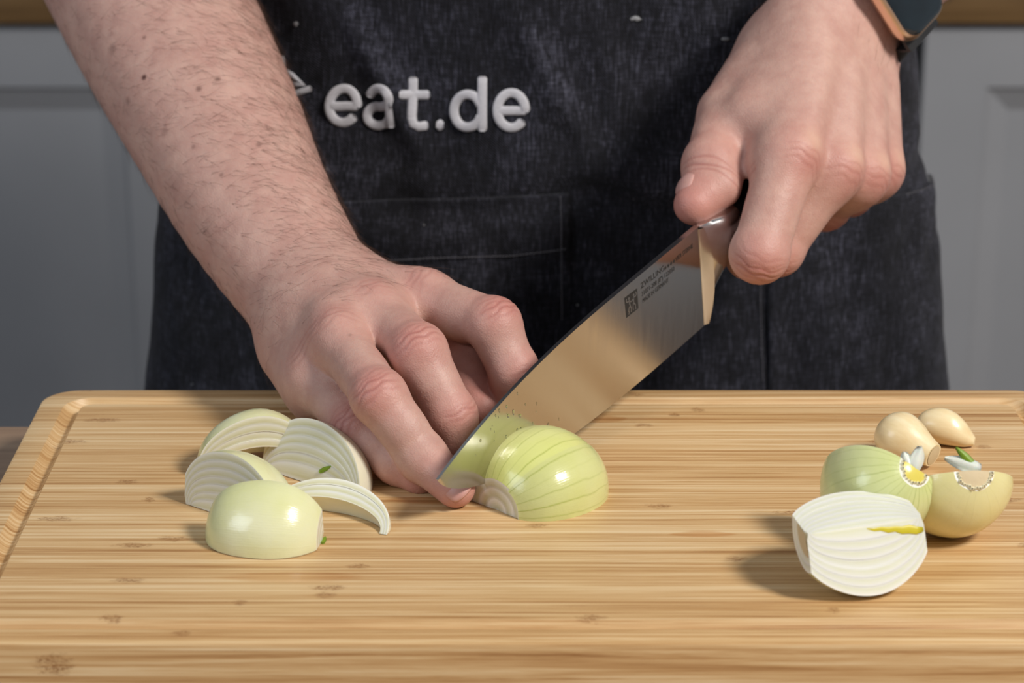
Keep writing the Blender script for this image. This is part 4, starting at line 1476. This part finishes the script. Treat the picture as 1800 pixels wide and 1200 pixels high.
# a loose outer skin still covers its right side
V, F, C, MI = layer_mesh(0.0278, 0.0270, 1.014, 0.999, D(33), D(90.5), -0.93 * 0.0270, 0.0270, lump=2.6)
me = bpy.data.meshes.new('outer_skin')
me.from_pydata(V, [], F)
for k_ in (PEEL_GREEN, FLESH, FLESH): me.materials.append(k_)
me.polygons.foreach_set('material_index', MI)
me.polygons.foreach_set('use_smooth', [True] * len(F))
me.color_attributes.new('oni', 'FLOAT_COLOR', 'POINT').data.foreach_set('color', np.array(C, np.float32).ravel())
sk = bpy.data.objects.new('outer_skin', me)
COL.objects.link(sk); sk.parent = half

# wedges heaped at the left
onion_piece('onion_wedge', 'hollow onion wedge at the back of the left heap, half hidden', 0.0248, 0.0245, (0.95, 0.26, 0.0), (0, 0, 1), D(-66), D(8),
            G(452, 828), cuts=(-0.96, 1.0), scales=(1, .86, .72, .58, .44), seed=3, group=GW)
a2 = nrm((0.78, -0.62, 0.0))
w2, _, _ = onion_piece('onion_wedge', 'largest onion wedge of the left heap, ringed cut face up, next to the fingers', 0.0255, 0.0278, a2, (-a2[1], a2[0], 0), D(0), D(74),
            G(630, 880) - a2 * 0.0278, cuts=(-0.92, 1.05), scales=(1, .86, .72, .58, .44, .28, 0), peel=PEEL_WHITE, seed=4, group=GW)
onion_piece('onion_wedge', 'leftmost onion wedge of the heap, ringed cut face towards the camera', 0.0258, 0.0265, (0.80, -0.60, 0.0), (0.60, 0.80, 0), D(0), D(84),
            G(404, 912), cuts=(-0.92, 1.0), seed=5, group=GW)
a5 = nrm((0.93, -0.36, 0.0))
onion_piece('onion_wedge', 'crescent onion wedge pointing right from behind the front wedge', 0.0215, 0.0265, a5, (-a5[1], a5[0], 0), D(0), D(34),
            G(680, 941) - a5 * 0.0265, cuts=(-0.95, 1.04), scales=(1, .86, .72, .58), peel=PEEL_WHITE, seed=6, group=GW)
w4, _, _ = onion_piece('onion_wedge', 'smooth onion wedge at the front of the left heap, round outer side towards the camera', 0.0245, 0.0242, (0.985, -0.17, 0.0), (-0.17, -0.985, 0), D(-80), D(0),
            G(475, 938), cuts=(-1.0, 0.88), seed=7, group=GW)

# pieces at the right
q6, M6, L6 = onion_piece('onion_quarter', 'onion piece at the right front, white cut face with a yellow shoot', 0.0245, 0.0262, (0.965, 0.26, 0.03), (-0.26, 0.965, 0), D(-112), D(6),
            G(1512, 1038), cuts=(-0.84, 0.88), peel=PEEL_PALE, flesh=FLESH_WHITE, seed=8, group=GH)
q7, M7, L7 = onion_piece('onion_half', 'green-veined onion half with its trimmed neck up, behind the right front piece', 0.0215, 0.0225, (0.48, -0.66, 0.58), (-0.30, -0.66, -0.50), D(-100), D(100),
            G(1540, 950), cuts=(-1.0, 0.955), peel=PEEL_NECK, seed=9, group=GH)
q8, M8, L8 = onion_piece('onion_half', 'cream onion half lying on its round side, rightmost on the board', 0.0218, 0.0222, (0.20, -0.80, 0.53), (0.05, -0.55, -0.83), D(-88), D(88),
            G(1668, 940), cuts=(-1.0, 0.94), peel=PEEL_CREAM, seed=10, group=GH)

# yellow shoot in the heart of the front piece
def local_part(parent, name, V, F, mat, smooth=True):
    return link_mesh(name, V, F, mat, parent, smooth)
ang = D(-112)
nu_ = np.array([0, math.sin(ang), -math.cos(ang)])
V, F = tube_mesh([np.array([0.001 + 0.0027 * k, (0.0012 + 0.0004 * k + (0.0004 if k % 2 else 0)) * math.cos(ang), (0.0012 + 0.0004 * k + (0.0004 if k % 2 else 0)) * math.sin(ang)]) for k in range(9)], [0.0002, 0.0006, 0.0008, 0.0012, 0.0011, 0.0015, 0.0017, 0.0015, 0.0009], 10, up=nu_, flat=0.16)
local_part(q6, 'shoot', V, F, M_SHOOT)
# brownish root plate left on the trimmed end
def dome_disc(x, r, p0, p1, bulge, n=12, rings=4):
    V = [(x - bulge, 0, 0)]; F = []
    for k in range(1, rings + 1):
        f = k / rings
        for i in range(n + 1):
            a = p0 + (p1 - p0) * i / n
            V.append((x - bulge * (1 - f * f), r * f * math.cos(a), r * f * math.sin(a)))
    for i in range(n):
        F.append((0, 1 + i, 2 + i))
    for k in range(1, rings):
        b0 = 1 + (k - 1) * (n + 1); b1 = 1 + k * (n + 1)
        for i in range(n):
            F.append((b0 + i, b1 + i, b1 + i + 1, b0 + i + 1))
    return V, F
V, F = dome_disc(-0.84 * 0.0262, 0.0088, D(-112), D(6), 0.0006)
local_part(q6, 'root_plate', V, F, M_ROOT)
V, F = dome_disc(0.94 * 0.0222, 0.0062, D(-88), D(88), -0.0008)
local_part(q8, 'neck_stump', V, F, M_ROOT)

# wet, glassy beads around the trimmed necks
m_jel = Mat('onion_gel')
m_jel.set(color=rgb(248, 240, 206), rough=0.12, spec=0.7, coat=0.5, normal=m_jel.bump(m_jel.noise(m_jel.coord('Object'), 600, 2), 0.2, 0.0003))
def beads(parent, x, r, p0, p1, n, seed, amp=0.0011):
    rd = random.Random(seed)
    V, F = [], []
    for i in range(n):
        a = p0 + (p1 - p0) * (i + 0.5) / n
        rr = r * rd.uniform(0.92, 1.05); sz = amp * rd.uniform(0.7, 1.2)
        c = np.array([x, rr * math.cos(a), rr * math.sin(a)])
        b = len(V)
        for k in range(4):
            th = math.pi * (k + 0.5) / 4
            for j in range(8):
                p = j * math.pi / 4
                V.append(c + sz * np.array([math.cos(th) * 0.8, math.sin(th) * math.cos(p), math.sin(th) * math.sin(p)]))
        for k in range(3):
            for j in range(8):
                F.append((b + k * 8 + j, b + k * 8 + (j + 1) % 8, b + k * 8 + 8 + (j + 1) % 8, b + k * 8 + 8 + j))
        F.append(tuple(b + j for j in range(8))); F.append(tuple(b + 31 - j for j in range(8)))
    o = local_part(parent, 'juice_beads', V, F, m_jel.m)
    o['kind'] = 'stuff'
beads(q8, 0.94 * 0.0222 + 0.0002, 0.0068, D(-86), D(86), 20, 4, 0.0008)
beads(q7, 0.955 * 0.0225 + 0.0002, 0.0056, D(-100), D(100), 14, 5, 0.0008)
V, F = dome_disc(0.955 * 0.0225, 0.0052, D(-100), D(100), -0.0012)
local_part(q7, 'neck_core', V, F, plain('neck_core_yellow', rgb(222, 206, 96), 0.25, bump=400, bs=0.3))

# papery scraps of skin standing on the trimmed necks
m_pap = Mat('onion_paper')
m_pap.set(color=m_pap.mix(m_pap.noise(m_pap.coord('Object'), 200, 3), rgb(226, 226, 214), rgb(206, 208, 196)), rough=0.4, sss=0.2, sss_scale=0.002,
          normal=m_pap.bump(m_pap.noise(m_pap.coord('Object', scale=(300, 40, 300)), 1, 3), 0.4, 0.0006))
def scrap(parent, name, base, tip, side, w, mat, curl=0.002, n=8, m=5, th=0.00025):
    base, tip, side = [np.asarray(k, float) for k in (base, tip, side)]
    d = tip - base; nn = nrm(np.cross(d, side))
    V, F = [], []
    for sgn in (1, -1):
        for i in range(n + 1):
            f = i / n
            ww = w * math.sin(math.pi * (0.22 + 0.74 * f)) ** 0.8
            for j in range(m + 1):
                g = j / m * 2 - 1
                V.append(base + d * f + nrm(side) * ww * g + nn * (curl * (g * g - 0.5 + 0.8 * f * f) + sgn * th))
    k0 = (n + 1) * (m + 1)
    for i in range(n):
        for j in range(m):
            a, b, c, e = i * (m + 1) + j, i * (m + 1) + j + 1, (i + 1) * (m + 1) + j + 1, (i + 1) * (m + 1) + j
            F.append((a, b, c, e)); F.append((k0 + e, k0 + c, k0 + b, k0 + a))
    rim = [i * (m + 1) for i in range(n + 1)] + [n * (m + 1) + j for j in range(1, m + 1)] + [i * (m + 1) + m for i in range(n - 1, -1, -1)] + [j for j in range(m - 1, 0, -1)]
    for a, b in zip(rim, rim[1:] + rim[:1]):
        F.append((b, a, k0 + a, k0 + b))
    return link_mesh(name, V, F, mat, None)
def world_part(o, parent):
    keep(o, parent)
    return o
N7 = L7 + M7 @ np.array([0.955 * 0.0225, 0.0012, 0.0])
N8 = L8 + M8 @ np.array([0.94 * 0.0222, 0.0010, 0.0])
world_part(scrap(q7, 'skin_scrap', N7 + (0.0, 0.001, -0.001), N7 + (0.0035, 0.004, 0.0085), (1, 0.3, 0), 0.0034, m_pap.m), q7)
world_part(scrap(q7, 'skin_scrap', N7 + (-0.001, 0.001, -0.001), N7 + (-0.0035, 0.004, 0.0065), (1, -0.4, 0), 0.0030, m_pap.m), q7)
world_part(scrap(q8, 'skin_scrap', N8 + (0.003, 0.003, 0.0005), N8 + (-0.010, 0.006, 0.0040), (0.2, 0.5, 0.9), 0.0028, m_pap.m), q8)
world_part(scrap(q8, 'green_sprout', N8 + (0.001, 0.004, 0.001), N8 + (-0.006, 0.006, 0.0080), (0.6, 0.3, 0.7), 0.0016, M_SPROUT, 0.001), q8)

# small green flecks clinging to two of the wedges
def hit(u, v):
    bpy.context.view_layer.update()
    c = Vector((0, 0, CAM_H)); d = (Vector(P(u, v, 1.0)) - c).normalized()
    ok, loc, nor, _, _, _ = scene.ray_cast(bpy.context.evaluated_depsgraph_get(), c, d)
    return np.array(loc), np.array(nor)
for own, p0_, p1_, sz in ((w2, (562, 829), (582, 819), 0.0009), (w4, (566, 956), (572, 944), 0.0010)):
    a_, n_ = hit(*p0_); b_, _ = hit(*p1_)
    if np.linalg.norm(a_ - b_) < 0.012:
        world_part(scrap(own, 'green_fleck', a_ + n_ * 0.0003, b_ + n_ * 0.0004, np.cross(b_ - a_, n_), sz, M_SPROUT, 0.0002, th=0.0002), own)

# ---------------------------------------------------------------- two peeled garlic cloves
def garlic_mat():
    m = Mat('garlic')
    v = m.coord('Object')
    f = m.noise(m.coord('Object', scale=(40, 160, 160)), 1.0, 4, 0.6)
    c = m.ramp(f, [(0.3, rgb(222, 196, 148)), (0.55, rgb(233, 212, 168)), (0.75, rgb(240, 224, 186))])
    m.set(color=c, rough=0.30, spec=0.5, sss=0.25, sss_scale=0.004, sss_r=(1.0, 0.8, 0.5), coat=0.15, coat_rough=0.15, normal=m.bump(f, 0.22, 0.0005))
    return m.m
M_GARLIC = garlic_mat()
def clove(label, at, axis, up, L, stations, cut, ridge=0.25):
    """stations: (position along the clove, radius); section is round below and ridged on top"""
    M = frame(axis, up)
    V, F = [], []
    ns_, nk = 22, 28
    xs = np.array([s[0] for s in stations]); rs = np.array([s[1] for s in stations]); bend = np.array([s[2] for s in stations])
    for i in range(ns_ + 1):
        t = 0.5 - 0.5 * math.cos(math.pi * i / ns_)
        r = np.interp(t, xs, rs); off = np.interp(t, xs, bend)
        for k in range(nk):
            a = 2 * math.pi * k / nk
            rr = r * (1 + ridge * max(0.0, math.cos(a)) ** 6 * math.sin(math.pi * t) - 0.07 * math.cos(2 * a))
            V.append((L * (t - 0.5), rr * math.cos(a) + off, rr * math.sin(a) * 0.94))
    for i in range(ns_):
        for k in range(nk):
            F.append((i * nk + k, i * nk + (k + 1) % nk, (i + 1) * nk + (k + 1) % nk, (i + 1) * nk + k))
    F.append(tuple(range(nk)))
    F.append(tuple(reversed(range(ns_ * nk, (ns_ + 1) * nk))))
    V = np.array(V)
    for _ in range(2):
        G_ = V.reshape(ns_ + 1, nk, 3).copy()
        G_[1:-1] = 0.5 * G_[1:-1] + 0.25 * (G_[:-2] + G_[2:])
        V = G_.reshape(-1, 3)
    t = thing('garlic_clove', label, 'garlic', (0, 0, 0), 'peeled garlic cloves')
    low = (V @ M.T)[:, 2].min()
    loc = np.array(at, float); loc[2] = -low + 0.0001
    t.matrix_world = Matrix([[*M[0], loc[0]], [*M[1], loc[1]], [*M[2], loc[2]], [0, 0, 0, 1]])
    b = link_mesh('flesh', V, F, M_GARLIC, t, sharp=60)
    if cut:
        r = rs[-1]; off = bend[-1]
        Vd, Fd = dome_disc(0, r * 0.82, 0, 2 * math.pi, 0.0004, 16)
        Vd = [(L * 0.5 + 0.0002 - x, y * 1.0 + off, z * 0.94) for x, y, z in Vd]
        link_mesh('root_scar', Vd, Fd, M_ROOT, t)
    return t
clove('garlic clove with a trimmed root end facing the camera, left of the two', G(1590, 812), (0.70, -0.64, -0.20), (0.1, 0, 1), 0.0275,
      [(0, 0.0003, 0), (0.05, 0.0052, 0), (0.16, 0.0090, 0), (0.36, 0.0112, 0), (0.58, 0.0100, 0), (0.80, 0.0070, 0), (1.0, 0.0052, 0)], True, 0.10)
clove('smaller garlic clove lying behind the trimmed one, pointed end to the right', G(1660, 780), (0.93, -0.36, -0.06), (0, 0, 1), 0.0255,
      [(0, 0.0004, 0), (0.06, 0.0045, 0), (0.2, 0.0068, 0), (0.42, 0.0076, 0), (0.65, 0.0069, -0.0004), (0.85, 0.0050, -0.002), (1.0, 0.0018, -0.0035)], False, 0.22)
